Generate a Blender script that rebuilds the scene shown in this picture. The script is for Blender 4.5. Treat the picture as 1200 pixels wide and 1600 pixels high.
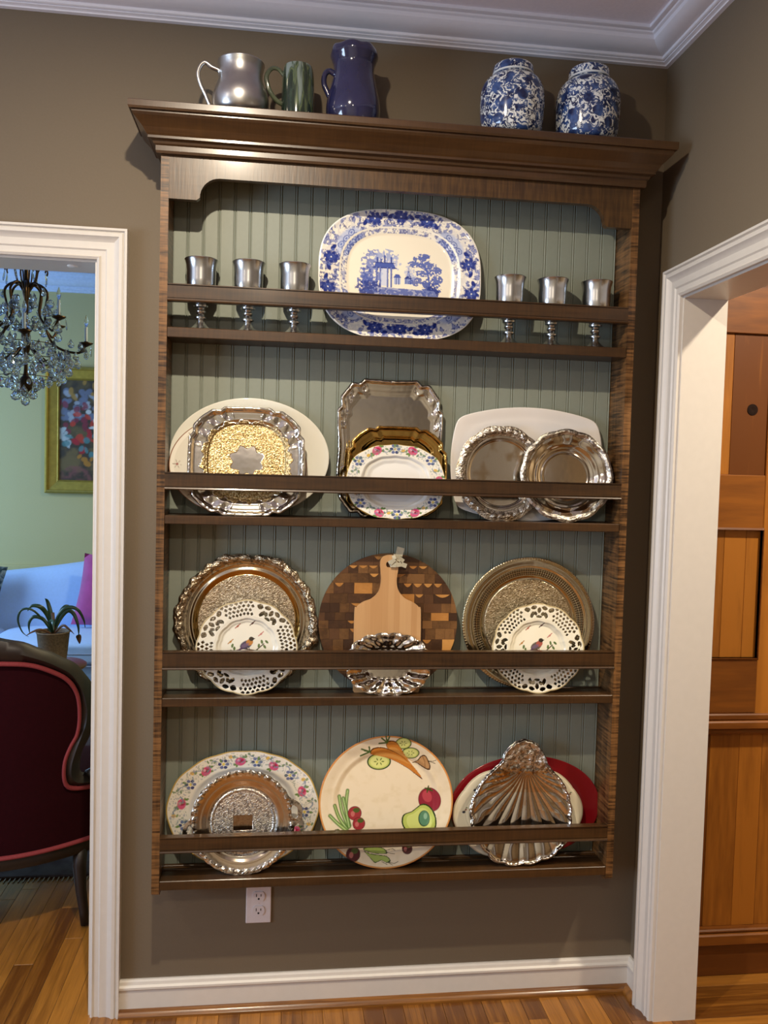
import bpy, bmesh, math, random
import numpy as np
from mathutils import Vector, Matrix
for o in list(bpy.data.objects): bpy.data.objects.remove(o)
S = bpy.context.scene
COL = S.collection
random.seed(7)
R = math.radians
# ------------------------------------------------------------------ camera
cam_d = bpy.data.cameras.new('camera'); cam = bpy.data.objects.new('camera', cam_d); COL.objects.link(cam)
PITCH, ROLL, YAW, FPX = -0.0485149, 0.0266657, 0.1256667, 1308.283
fw = Vector((math.sin(YAW)*math.cos(PITCH), math.cos(YAW)*math.cos(PITCH), math.sin(PITCH)))
rt = fw.cross(Vector((0, 0, 1))).normalized(); up = rt.cross(fw)
c_, s_ = math.cos(ROLL), math.sin(ROLL)
r2, u2 = c_*rt+s_*up, -s_*rt+c_*up
M = Matrix((( r2.x, u2.x, -fw.x, 0.408), (r2.y, u2.y, -fw.y, -2.31922), (r2.z, u2.z, -fw.z, 1.51827), (0, 0, 0, 1)))
cam.matrix_world = M
cam_d.sensor_fit = 'VERTICAL'; cam_d.sensor_height = 36.0; cam_d.lens = FPX/1600*36.0
cam_d.clip_start = 0.02
S.camera = cam
# ------------------------------------------------------------------ world, view, lights
S.view_settings.view_transform = 'Standard'; S.view_settings.look = 'None'
S.view_settings.gamma = 1.0; S.view_settings.use_curve_mapping = False
S.view_settings.exposure = -0.15
W = bpy.data.worlds.new('world'); S.world = W; W.use_nodes = True
W.node_tree.nodes['Background'].inputs[0].default_value = (0.55, 0.7, 1.0, 1)
W.node_tree.nodes['Background'].inputs[1].default_value = 0.3
try:
    S.cycles.use_denoising = True
    S.cycles.max_bounces = 8; S.cycles.transmission_bounces = 8; S.cycles.caustics_reflective = False; S.cycles.caustics_refractive = False
    S.cycles.sample_clamp_indirect = 4.0
except Exception: pass
def light(name, kind, loc, power, color, size=None, size_y=None, aim=None, spot=None):
    d = bpy.data.lights.new(name, kind); o = bpy.data.objects.new(name, d); COL.objects.link(o)
    d.energy = power; d.color = color; o.location = loc
    if kind == 'AREA':
        d.shape = 'RECTANGLE' if size_y else 'DISK'; d.size = size
        if size_y: d.size_y = size_y
    if kind in ('SPOT', 'POINT'): d.shadow_soft_size = size
    if kind == 'SPOT': d.spot_size = spot; d.spot_blend = .6
    if aim is not None: o.rotation_euler = (Vector(aim)-Vector(loc)).to_track_quat('-Z', 'Y').to_euler()
    return o
WARM = (1.0, .86, .66)
light('ceiling_downlight_and_fill', 'AREA', (.22, -1.15, 2.73), 46, WARM, .045)
light('ceiling_downlight_and_fill', 'AREA', (-1.3, -1.5, 2.73), 10, WARM, .10)
light('ceiling_downlight_and_fill', 'AREA', (.3, -3.1, 2.73), 24, WARM, .10)  # added as distant fill, out of view
light('ceiling_downlight_and_fill', 'AREA', (-1.6, -3.3, 2.73), 14, WARM, .10)  # another unseen lamp added for fill
light('hall_fill_light', 'AREA', (2.2, -.9, 2.70), 50, WARM, .10)  # added fill that brightens the pine door, no known lamp
light('kitchen_window_daylight', 'AREA', (-3.1, -2.0, 1.45), 110, (.56, .74, 1.0), 1.5, 1.3, aim=(1.4, -1.8, 2.3))
light('dining_window_daylight', 'AREA', (-2.9, 2.0, 1.6), 95, (.40, .66, 1.0), 1.6, 1.5, aim=(0, 2.3, .8))
light('dining_lamp', 'AREA', (.6, 1.6, 2.7), 22, (1, .86, .5), .2)

# ------------------------------------------------------------------ helpers: materials
def srgb(c):
    if isinstance(c, str):
        c = c.lstrip('#'); c = [int(c[i:i+2], 16)/255 for i in (0, 2, 4)]
    return tuple((v/12.92 if v <= .04045 else ((v+.055)/1.055)**2.4) for v in c[:3])
def new_mat(name):
    m = bpy.data.materials.new(name); m.use_nodes = True
    nt = m.node_tree; b = nt.nodes['Principled BSDF']
    return m, nt, b
def nd(nt, t, **k):
    n = nt.nodes.new(t)
    for a, v in k.items():
        if a.startswith('i_'): n.inputs[a[2:].replace('_', ' ')].default_value = v
        else: setattr(n, a, v)
    return n
def L(nt, a, b): nt.links.new(a, b)
def plain(name, col, rough=.5, metal=0., bump=0., bscale=60., spec=.5, var=.06, coat=0., sheen=0.):
    m, nt, b = new_mat(name)
    c = srgb(col)
    tc = nd(nt, 'ShaderNodeTexCoord'); no = nd(nt, 'ShaderNodeTexNoise'); no.inputs['Scale'].default_value = bscale; no.inputs['Detail'].default_value = 4
    L(nt, tc.outputs['Object'], no.inputs['Vector'])
    rp = nd(nt, 'ShaderNodeValToRGB')
    rp.color_ramp.elements[0].color = tuple(v*(1-var) for v in c)+(1,); rp.color_ramp.elements[1].color = tuple(min(1, v*(1+var)) for v in c)+(1,)
    rp.color_ramp.elements[0].position = .3; rp.color_ramp.elements[1].position = .7
    L(nt, no.outputs['Fac'], rp.inputs['Fac']); L(nt, rp.outputs['Color'], b.inputs['Base Color'])
    b.inputs['Roughness'].default_value = rough; b.inputs['Metallic'].default_value = metal; b.inputs['Specular IOR Level'].default_value = spec
    b.inputs['Coat Weight'].default_value = coat; b.inputs['Coat Roughness'].default_value = .08
    b.inputs['Sheen Weight'].default_value = sheen
    if bump:
        bp = nd(nt, 'ShaderNodeBump'); bp.inputs['Strength'].default_value = bump; bp.inputs['Distance'].default_value = .002
        L(nt, no.outputs['Fac'], bp.inputs['Height']); L(nt, bp.outputs['Normal'], b.inputs['Normal'])
    return m
def wood(name, dark, light_, axis='Z', scale=1., rough=.38, figure=0., fig_axis='Z', ring=14., rnd=.0, coat=0.):
    """grain runs along axis; figure = curly cross-grain bands repeating along fig_axis"""
    m, nt, b = new_mat(name)
    tc = nd(nt, 'ShaderNodeTexCoord'); mp = nd(nt, 'ShaderNodeMapping'); L(nt, tc.outputs['Object'], mp.inputs['Vector'])
    oi = nd(nt, 'ShaderNodeObjectInfo')
    ml = nd(nt, 'ShaderNodeMath', operation='MULTIPLY'); ml.inputs[1].default_value = 17.0; L(nt, oi.outputs['Random'], ml.inputs[0])
    L(nt, ml.outputs[0], mp.inputs['Location'])
    sc = {'X': (1.2, ring, ring), 'Y': (ring, 1.2, ring), 'Z': (ring, ring, 1.2)}[axis]
    mp.inputs['Scale'].default_value = tuple(v*scale for v in sc)
    n1 = nd(nt, 'ShaderNodeTexNoise'); n1.inputs['Scale'].default_value = 1.6; n1.inputs['Detail'].default_value = 6; n1.inputs['Roughness'].default_value = .6; n1.inputs['Distortion'].default_value = .7
    L(nt, mp.outputs[0], n1.inputs['Vector'])
    n2 = nd(nt, 'ShaderNodeTexNoise'); n2.inputs['Scale'].default_value = 9; n2.inputs['Detail'].default_value = 3
    L(nt, mp.outputs[0], n2.inputs['Vector'])
    mx = nd(nt, 'ShaderNodeMix', data_type='FLOAT'); mx.inputs[0].default_value = .3
    L(nt, n1.outputs['Fac'], mx.inputs[2]); L(nt, n2.outputs['Fac'], mx.inputs[3])
    fac = mx.outputs[0]
    if rnd:
        a = nd(nt, 'ShaderNodeMath', operation='MULTIPLY_ADD'); a.inputs[1].default_value = rnd; a.inputs[2].default_value = -rnd/2
        L(nt, oi.outputs['Random'], a.inputs[0])
        a2 = nd(nt, 'ShaderNodeMath', operation='ADD'); L(nt, fac, a2.inputs[0]); L(nt, a.outputs[0], a2.inputs[1]); fac = a2.outputs[0]
    if figure:
        mp2 = nd(nt, 'ShaderNodeMapping'); L(nt, tc.outputs['Object'], mp2.inputs['Vector'])
        fs = {'X': (190, 14, 14), 'Y': (14, 190, 14), 'Z': (14, 14, 190)}[fig_axis]
        mp2.inputs['Scale'].default_value = fs
        n3 = nd(nt, 'ShaderNodeTexNoise'); n3.inputs['Scale'].default_value = 1.; n3.inputs['Detail'].default_value = 3
        L(nt, mp2.outputs[0], n3.inputs['Vector'])
        a = nd(nt, 'ShaderNodeMath', operation='MULTIPLY_ADD'); a.inputs[1].default_value = figure; a.inputs[2].default_value = -figure/2
        L(nt, n3.outputs['Fac'], a.inputs[0])
        a2 = nd(nt, 'ShaderNodeMath', operation='ADD'); L(nt, fac, a2.inputs[0]); L(nt, a.outputs[0], a2.inputs[1]); fac = a2.outputs[0]
    rp = nd(nt, 'ShaderNodeValToRGB'); e = rp.color_ramp.elements
    e[0].position = .30; e[0].color = srgb(dark)+(1,); e[1].position = .70; e[1].color = srgb(light_)+(1,)
    L(nt, fac, rp.inputs['Fac']); L(nt, rp.outputs['Color'], b.inputs['Base Color'])
    b.inputs['Roughness'].default_value = rough; b.inputs['Coat Weight'].default_value = coat; b.inputs['Coat Roughness'].default_value = .15
    bp = nd(nt, 'ShaderNodeBump'); bp.inputs['Strength'].default_value = .12; bp.inputs['Distance'].default_value = .0015
    L(nt, fac, bp.inputs['Height']); L(nt, bp.outputs['Normal'], b.inputs['Normal'])
    return m
def painted(name, rough=.12, coat=.6, metal=0., bump=0., bscale=250.):
    """base colour from the colour attribute 'paint'; its alpha is the share of engraved (rough, bumpy) surface"""
    m, nt, b = new_mat(name)
    at = nd(nt, 'ShaderNodeAttribute', attribute_name='paint')
    L(nt, at.outputs['Color'], b.inputs['Base Color'])
    b.inputs['Metallic'].default_value = metal; b.inputs['Coat Weight'].default_value = coat; b.inputs['Coat Roughness'].default_value = .06
    if metal:
        ma = nd(nt, 'ShaderNodeMath', operation='MULTIPLY_ADD'); ma.inputs[1].default_value = .16; ma.inputs[2].default_value = rough
        L(nt, at.outputs['Alpha'], ma.inputs[0]); L(nt, ma.outputs[0], b.inputs['Roughness'])
        tc = nd(nt, 'ShaderNodeTexCoord')
        vo = nd(nt, 'ShaderNodeTexVoronoi'); vo.inputs['Scale'].default_value = bscale; L(nt, tc.outputs['Object'], vo.inputs['Vector'])
        no = nd(nt, 'ShaderNodeTexNoise'); no.inputs['Scale'].default_value = bscale*.55; no.inputs['Detail'].default_value = 3; no.inputs['Distortion'].default_value = 1.5
        L(nt, tc.outputs['Object'], no.inputs['Vector'])
        ad = nd(nt, 'ShaderNodeMath', operation='ADD'); L(nt, vo.outputs['Distance'], ad.inputs[0]); L(nt, no.outputs['Fac'], ad.inputs[1])
        mu = nd(nt, 'ShaderNodeMath', operation='MULTIPLY'); L(nt, ad.outputs[0], mu.inputs[0]); L(nt, at.outputs['Alpha'], mu.inputs[1])
        # faint large-scale unevenness of hand-polished plate
        n4 = nd(nt, 'ShaderNodeTexNoise'); n4.inputs['Scale'].default_value = 22; L(nt, tc.outputs['Object'], n4.inputs['Vector'])
        m4 = nd(nt, 'ShaderNodeMath', operation='MULTIPLY_ADD'); m4.inputs[1].default_value = .35; L(nt, n4.outputs['Fac'], m4.inputs[0]); L(nt, mu.outputs[0], m4.inputs[2])
        bp = nd(nt, 'ShaderNodeBump'); bp.inputs['Strength'].default_value = bump; bp.inputs['Distance'].default_value = .0022
        L(nt, m4.outputs[0], bp.inputs['Height']); L(nt, bp.outputs['Normal'], b.inputs['Normal'])
    else:
        b.inputs['Roughness'].default_value = rough
    return m
# ------------------------------------------------------------------ helpers: objects
def link(name, me, mat, parent=None):
    o = bpy.data.objects.new(name, me); COL.objects.link(o)
    if mat is not None:
        for mm in (mat if isinstance(mat, (list, tuple)) else [mat]): me.materials.append(mm)
    if parent is not None: o.parent = parent
    return o
def mesh(name, vs, fs, mat, parent=None, smooth=False, off=None):
    me = bpy.data.meshes.new(name)
    if off is not None: vs = [(v[0]-off[0], v[1]-off[1], v[2]-off[2]) for v in vs]
    me.from_pydata([tuple(v) for v in vs], [], fs); me.update()
    if smooth: me.polygons.foreach_set('use_smooth', [True]*len(me.polygons))
    return link(name, me, mat, parent)
def P0(parent):
    return None if parent is None else (parent.location if parent.type == 'EMPTY' and parent.parent is None else None)
def empty(name, loc, label, cat, group=None, rz=0):
    o = bpy.data.objects.new(name, None); COL.objects.link(o); o.location = loc; o.rotation_euler = (0, 0, rz); o.empty_display_size = .05
    tag(o, label, cat, group); return o
def tag(o, label, cat, group=None):
    o['label'] = label; o['category'] = cat
    if group: o['group'] = group
    return o
def struct(o): o['kind'] = 'structure'; return o
class G:
    """geometry collector (world coordinates)"""
    def __init__(s): s.v = []; s.f = []
    def add(s, vs, fs):
        n = len(s.v); s.v += [tuple(v) for v in vs]; s.f += [tuple(i+n for i in f) for f in fs]; return s
    def box(s, x0, x1, y0, y1, z0, z1, b=0.):
        if b:
            bm = bmesh.new(); bmesh.ops.create_cube(bm, size=1)
            for v in bm.verts: v.co = Vector(((x0+x1)/2+v.co.x*(x1-x0), (y0+y1)/2+v.co.y*(y1-y0), (z0+z1)/2+v.co.z*(z1-z0)))
            bmesh.ops.bevel(bm, geom=bm.edges[:], offset=b, segments=1, affect='EDGES')
            bm.verts.index_update(); vs = [v.co.copy() for v in bm.verts]; fs = [[v.index for v in f.verts] for f in bm.faces]; bm.free()
            return s.add(vs, fs)
        vs = [(x, y, z) for x in (x0, x1) for y in (y0, y1) for z in (z0, z1)]
        return s.add(vs, [(0, 1, 3, 2), (4, 6, 7, 5), (0, 4, 5, 1), (2, 3, 7, 6), (0, 2, 6, 4), (1, 5, 7, 3)])
    def lathe(s, prof, cx, cy, cz, n=48, cap=True, fn=None):
        m = len(prof); vs = []
        for r, z in prof:
            for k in range(n):
                a = 2*math.pi*k/n; rr, zz = (fn(r, z, a) if fn else (r, z))
                vs.append((cx+rr*math.cos(a), cy+rr*math.sin(a), cz+zz))
        fs = [(i*n+k, i*n+(k+1) % n, (i+1)*n+(k+1) % n, (i+1)*n+k) for i in range(m-1) for k in range(n)]
        if cap: fs.append(tuple(range(n-1, -1, -1))); fs.append(tuple((m-1)*n+k for k in range(n)))
        return s.add(vs, fs)
    def tube(s, pts, rad, n=8, closed=False, flat=1.0):
        pts = [Vector(p) for p in pts]; m = len(pts); vs = []
        rads = rad if isinstance(rad, (list, tuple)) else [rad]*m
        prev = None
        for i, p in enumerate(pts):
            a = pts[(i-1) % m] if (closed or i > 0) else p; b = pts[(i+1) % m] if (closed or i < m-1) else p
            t = (b-a).normalized() if (b-a).length > 1e-9 else Vector((0, 0, 1))
            if prev is None:
                nrm = t.orthogonal().normalized()
            else:
                nrm = (prev-t*prev.dot(t)); nrm = nrm.normalized() if nrm.length > 1e-6 else t.orthogonal().normalized()
            prev = nrm; bn = t.cross(nrm)
            for k in range(n):
                an = 2*math.pi*k/n; vs.append(p+nrm*math.cos(an)*rads[i]+bn*math.sin(an)*rads[i]*flat)
        fs = [(i*n+k, i*n+(k+1) % n, ((i+1) % m)*n+(k+1) % n, ((i+1) % m)*n+k) for i in range(m if closed else m-1) for k in range(n)]
        if not closed: fs.append(tuple(range(n-1, -1, -1))); fs.append(tuple((m-1)*n+k for k in range(n)))
        return s.add(vs, fs)
    def ball(s, c, r, seg=10, rings=6, sc=(1, 1, 1)):
        vs = [(c[0], c[1], c[2]+r*sc[2])]
        for i in range(1, rings):
            th = math.pi*i/rings
            for k in range(seg):
                a = 2*math.pi*k/seg; vs.append((c[0]+r*sc[0]*math.sin(th)*math.cos(a), c[1]+r*sc[1]*math.sin(th)*math.sin(a), c[2]+r*sc[2]*math.cos(th)))
        vs.append((c[0], c[1], c[2]-r*sc[2])); fs = []
        for k in range(seg): fs.append((0, 1+k, 1+(k+1) % seg))
        for i in range(rings-2):
            for k in range(seg): fs.append((1+i*seg+k, 1+(i+1)*seg+k, 1+(i+1)*seg+(k+1) % seg, 1+i*seg+(k+1) % seg))
        l = len(vs)-1; b0 = 1+(rings-2)*seg
        for k in range(seg): fs.append((b0+k, l, b0+(k+1) % seg))
        return s.add(vs, fs)
    def prism(s, poly, y0, y1, fn=None):
        """extrude an XZ polygon from y0 to y1"""
        n = len(poly); vs = [(x, y0, z) for x, z in poly]+[(x, y1, z) for x, z in poly]
        fs = [tuple(range(n)), tuple(range(2*n-1, n-1, -1))]+[(k, k+n, (k+1) % n+n, (k+1) % n) for k in range(n)]
        return s.add(vs, fs)
    def sweep(s, path, prof, N, side, closed_prof=True, caps=True):
        """sweep a closed profile [(a,b)] along a planar polyline; a = in-plane offset, b = along N"""
        path = [Vector(p) for p in path]; N = Vector(N).normalized(); m = len(path); K = len(prof); mit = []
        for i in range(m):
            ds = []
            if i > 0: ds.append((path[i]-path[i-1]).normalized())
            if i < m-1: ds.append((path[i+1]-path[i]).normalized())
            ns = [d.cross(N).normalized()*side for d in ds]
            if len(ns) == 2:
                b = (ns[0]+ns[1]); b.normalize(); b = b/max(.2, b.dot(ns[0]))
            else: b = ns[0]
            mit.append(b)
        vs = [path[i]+mit[i]*a+N*bb for i in range(m) for a, bb in prof]
        fs = [(i*K+k, i*K+(k+1) % K, (i+1)*K+(k+1) % K, (i+1)*K+k) for i in range(m-1) for k in range(K if closed_prof else K-1)]
        if caps: fs += [tuple(range(K-1, -1, -1)), tuple((m-1)*K+k for k in range(K))]
        return s.add(vs, fs)
    def to(s, name, mat, parent=None, smooth=False, off=None, fix=True, auto=None):
        if off is None: off = P0(parent)
        o = mesh(name, s.v, s.f, mat, parent, smooth, off)
        if fix:
            bm = bmesh.new(); bm.from_mesh(o.data); bmesh.ops.recalc_face_normals(bm, faces=bm.faces); bm.to_mesh(o.data); bm.free()
        if auto:
            me = o.data; me.polygons.foreach_set('use_smooth', [True]*len(me.polygons))
            try: me.set_sharp_from_angle(angle=R(auto))
            except Exception: pass
        return o
def dup(root):
    r = root.copy(); COL.objects.link(r)
    for ch in root.children:
        c = ch.copy(); COL.objects.link(c); c.parent = r
        for g in ch.children:
            d = g.copy(); COL.objects.link(d); d.parent = c
    return r
# ------------------------------------------------------------------ materials
M_taupe = plain('taupe_wall_paint', '#6a5d4b', .75, bump=.12, bscale=180, var=.02)
M_green = plain('sage_green_paint', '#b6ae7e', .75, bump=.1, bscale=160, var=.02)
M_ceil = plain('ceiling_paint', '#efeaf2', .8, bump=.15, bscale=120, var=.02)
M_cream = plain('cream_reflector_wall_paint', '#c9bfa8', .5, var=.02)  # pale tone makes the unseen walls bright reflectors for the metalware
M_ceil_d = plain('dining_ceiling_paint', '#7f9bd0', .8, var=.02)  # blue of the daylight on the ceiling is put into its colour
M_trim = plain('white_gloss_trim', '#cdc7bf', .38, bump=.05, bscale=50, var=.015)
M_crownw = plain('white_crown_paint', '#e6e4ea', .5, var=.01)
M_hallwall = plain('hall_wall_paint', '#b8a78c', .8, var=.02)
M_cab = wood('walnut_stained_maple_grain_along_x', '#281808', '#4a3016', 'X', 1., .40, figure=.35, fig_axis='X', coat=.25)
M_cabz = wood('walnut_stained_maple_grain_along_z', '#2e1c0c', '#7a5530', 'Z', 1., .40, figure=1.1, fig_axis='Z', coat=.2)
M_frieze = wood('walnut_stained_curly_maple', '#38240f', '#543a1c', 'X', .7, .38, figure=1.0, fig_axis='X', coat=.3)
M_bead = plain('sage_grey_beadboard_paint', '#80867a', .5, bump=.04, bscale=90, var=.02)
M_floor = wood('oak_floor', '#5c3510', '#a06a2a', 'Y', 1.2, .28, ring=26, rnd=.35, coat=.3)
M_floorx = wood('oak_floor_across', '#5c3510', '#a06a2a', 'X', 1.2, .28, ring=26, rnd=.35, coat=.3)
M_sub = plain('dark_floor_joint', '#2c1a0c', .8)
M_pine = wood('honey_pine', '#66370e', '#ae6e26', 'Z', .8, .42, ring=11, rnd=.5, coat=.2)
M_pinex = wood('honey_pine_across', '#623510', '#95591c', 'X', .8, .42, ring=11, rnd=.25, coat=.2)
# ------------------------------------------------------------------ structure
XC = 1.478; ZC = 2.743; T = .12; HL = 2.1325; HR = 2.0877; CW = .078
XR1 = 1.597                                    # far face of the right wall
DY = 3.40                                      # far wall of the dining room
g = G()
g.box(-3.2, -1.08, 0, T, 0, ZC); g.box(-1.08, -.072, 0, T, HL-CW+.006, ZC); g.box(-.072, XR1, 0, T, 0, ZC)
struct(g.to('wall_back', M_taupe))
g = G(); g.box(-3.2, -1.08, T, T+.01, 0, ZC); g.box(-1.08, -.072, T, T+.01, HL-CW+.006, ZC); g.box(-.072, 1.2, T, T+.01, 0, ZC)
struct(g.to('wall_dining_near', M_green))
g = G(); JY = -.153
g.box(XC, XR1, JY, 0, 0, ZC); g.box(XC, XR1, -1.15, JY, HR-CW+.006, ZC); g.box(XC, XR1, -4.6, -1.15, 0, ZC)
struct(g.to('wall_right', M_taupe))
struct(G().box(-3.32, -3.2, -4.6, .12, 0, ZC).to('wall_left', M_cream))
struct(G().box(-3.32, XR1, -4.72, -4.6, 0, ZC).to('wall_front', M_cream))
struct(G().box(-3.32, XR1, -4.72, .12, ZC, ZC+.1).to('ceiling', M_ceil))
struct(G().box(-3.32, 1.32, .12, DY+.12, ZC, ZC+.1).to('ceiling_dining', M_ceil_d))
struct(G().box(-3.2, 1.32, DY, DY+.12, 0, ZC).to('wall_dining_far', M_green))
struct(G().box(-3.32, -3.2, .12, DY, 0, ZC).to('wall_dining_left', M_green))
struct(G().box(1.2, 1.32, .13, DY, 0, ZC).to('wall_dining_right', M_green))
g = G(); g.box(XR1, 3.2, .03, .15, HR+.16, ZC); g.box(XR1, 1.6, .03, .15, 0, HR+.16); g.box(2.62, 3.2, .03, .15, 0, HR+.16)
struct(g.to('wall_hall_back', M_hallwall))
struct(G().box(3.2, 3.3, -3, .15, 0, ZC).to('wall_hall_right', M_hallwall))
struct(G().box(XR1, 3.3, -3.1, -3, 0, ZC).to('wall_hall_front', M_hallwall))
struct(G().box(XR1, 3.3, -3.1, .15, ZC, ZC+.1).to('ceiling_hall', M_ceil))
# jambs (door linings)
struct(G().box(XC-.002, XR1+.004, JY-.012, JY, 0, HR-CW+.006).to('trim_1', M_trim))
struct(G().box(XC-.002, XR1+.004, -1.15, JY-.012, HR-CW-.006, HR-CW+.006).to('trim_2', M_trim))
struct(G().box(-.084, -.072, -.002, T+.012, 0, HL-CW+.006).to('trim_3', M_trim))
lin = struct(G().box(-1.08, -.084, -.002, T+.012, HL-CW-.006, HL-CW+.006).to('trim_4', M_trim))
plate_m = plain('white_enamel', '#f0eeea', .25)
G().lathe([(.001, 0), (.012, .0005), (.014, .002), (.014, .003)], -.155, .055, HL-CW-.009, 24).to('soffit_disc', plate_m, lin, off=(0, 0, 0), auto=40)  # small white oval disc under the door head
# casings
CP = [(0, 0), (0, .012), (.006, .016), (.010, .012), (.022, .0125), (.026, .016), (.034, .015), (.044, .015), (.054, .020), (.058, .025), (.066, .025), (.070, .021), (.073, .027), (.079, .027), (.079, 0)]
struct(G().sweep([(-.078, 0, 0), (-.078, 0, HL-CW), (-1.075, 0, HL-CW), (-1.075, 0, 0)], CP, (0, -1, 0), 1).to('trim_5', M_trim, auto=25))
struct(G().sweep([(XC, -.161, 0), (XC, -.161, HR-CW), (XC, -1.145, HR-CW), (XC, -1.145, 0)], CP, (-1, 0, 0), -1).to('trim_6', M_trim, auto=25))
# baseboards + shoe
BP = [(0, 0), (0, .014), (.070, .014), (.074, .018), (.080, .018), (.084, .012), (.092, .010), (.0965, .006), (.0965, 0)]
SP = [(0, 0), (0, .034), (.006, .033), (.013, .028), (.018, .020), (.019, .013), (.019, 0)]
for nm, prof, mat in (('baseboard', BP, M_trim), ('trim', SP, M_floorx)):
    a = 'back' if nm == 'baseboard' else '7'; b = 'right' if nm == 'baseboard' else '8'
    vs = lambda x0, x1: ([(x0, -q[1], q[0]) for q in prof]+[(x1-q[1], -q[1], q[0]) for q in prof])
    K = len(prof); fs = [(k, (k+1) % K, (k+1) % K+K, k+K) for k in range(K)]+[tuple(range(K-1, -1, -1)), tuple(range(K, 2*K))]
    struct(G().add(vs(.001, XC), fs).to(f'{nm}_{a}', mat, auto=25))
    vb = [(XC-q[1], -q[1], q[0]) for q in prof]+[(XC-q[1], -.082, q[0]) for q in prof]
    struct(G().add(vb, fs).to(f'{nm}_{b}', mat, auto=25))
struct(G().box(-3.2, 1.2, DY-.016, DY, 0, .14).to('baseboard_dining', M_trim))
g = G(); g.box(-3.2, 1.2, DY-.018, DY, .80, .812); g.box(-3.2, 1.2, DY-.03, DY, .812, .835); g.box(-3.2, 1.2, DY-.02, DY, .835, .845)
struct(g.to('trim_9', M_green))
# crown mouldings: profile (drop from ceiling, projection)
CR = [(0, 0), (0, .100), (.008, .100), (.010, .094), (.010, .088), (.014, .086), (.017, .080), (.026, .077), (.034, .069), (.040, .058), (.0435, .046), (.0455, .034), (.0455, .030), (.048, .030), (.052, .029), (.054, .025), (.053, .021), (.0565, .021), (.0575, .016), (.0590, .012), (.0625, .011), (.0635, 0)]
def crown(name, x0, x1, y0, y1, mat, sc=1., sy=1.):
    """four mitred runs round a rectangular room, each its own piece of trim"""
    K = len(CR); out = []
    cs = [(x0, y1, 1, -1), (x1, y1, -1, -1), (x1, y0, -1, 1), (x0, y0, 1, 1)]
    for i in range(4):
        A, B = cs[i], cs[(i+1) % 4]
        vs = [(A[0]+A[2]*p*sc, A[1]+A[3]*p*sc, ZC-d*sy) for d, p in CR]+[(B[0]+B[2]*p*sc, B[1]+B[3]*p*sc, ZC-d*sy) for d, p in CR]
        fs = [(k, (k+1) % K, (k+1) % K+K, k+K) for k in range(K)]+[tuple(range(K-1, -1, -1)), tuple(range(K, 2*K))]
        out.append(struct(G().add(vs, fs).to(f'{name}_{10+i}' if name == 'trim' else f'{name}_{i+1}', mat, auto=25)))
    return out
crown('trim', -3.2, XC, -4.6, 0, M_crownw)
crown('trim_dining', -3.2, 1.2, T+.01, DY, plain('pale_blue_crown_paint', '#c3d2ee', .5), 1., 1.9)
# floor: slab plus separate planks where the photograph resolves them
fl = struct(G().box(-3.32, 3.3, -4.72, DY+.12, -.12, -.012).to('floor', M_sub))
struct(G().box(-3.2, XR1, -4.6, -.62, -.011, 0).to('floor_kitchen_boards', M_floor))
PWID = .0572; rnd = random.Random(3)
def plank(x0, x1, y0, y1, mat):
    cx, cy = (x0+x1)/2, (y0+y1)/2; hx, hy = (x1-x0)/2-.0004, (y1-y0)/2-.0004
    g = G(); b = .0006
    g.add([(-hx, -hy, -.012), (hx, -hy, -.012), (hx, hy, -.012), (-hx, hy, -.012), (-hx, -hy, -b), (hx, -hy, -b), (hx, hy, -b), (-hx, hy, -b),
           (-hx+b, -hy+b, 0), (hx-b, -hy+b, 0), (hx-b, hy-b, 0), (-hx+b, hy-b, 0)],
          [(0, 1, 5, 4), (1, 2, 6, 5), (2, 3, 7, 6), (3, 0, 4, 7), (4, 5, 9, 8), (5, 6, 10, 9), (6, 7, 11, 10), (7, 4, 8, 11), (8, 9, 10, 11)])
    o = g.to('plank', mat, fl, off=(0, 0, 0), fix=False); o.location = (cx, cy, 0); return o
nx0 = -1.1; k = 0
while nx0+k*PWID < XR1-.001:
    x0 = nx0+k*PWID; x1 = min(x0+PWID, XR1)
    if x1 < .0: y, ye = -.62, 2.3
    else: y, ye = -.62, -.0
    if x1 > XC and False: pass
    while y < ye-.001:
        ln = rnd.uniform(.7, 1.5) if x1 < 0 else rnd.uniform(.3, .62)
        y2 = min(ye, y+ln)
        if ye-y2 < .12: y2 = ye
        plank(x0, x1, y, y2, M_floor); y = y2
    k += 1
struct(G().box(-3.2, -1.1, -.62, DY, -.011, 0).to('floor_dining_left_boards', M_floor))
struct(G().box(-1.1, 1.2, 2.3, DY, -.011, 0).to('floor_dining_far_boards', M_floor))
struct(G().box(-.07, 1.2, .12, 2.3, -.011, 0).to('floor_dining_right_boards', M_floor))
y = -.62
while y < .03-.001:
    y2 = min(.03, y+(.142 if y > -.2 else PWID)); plank(XR1, 3.2, y, y2, M_floorx); y = y2
struct(G().box(XR1, 3.2, -3, -.62, -.011, 0).to('floor_hall_boards', M_floorx))
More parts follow.
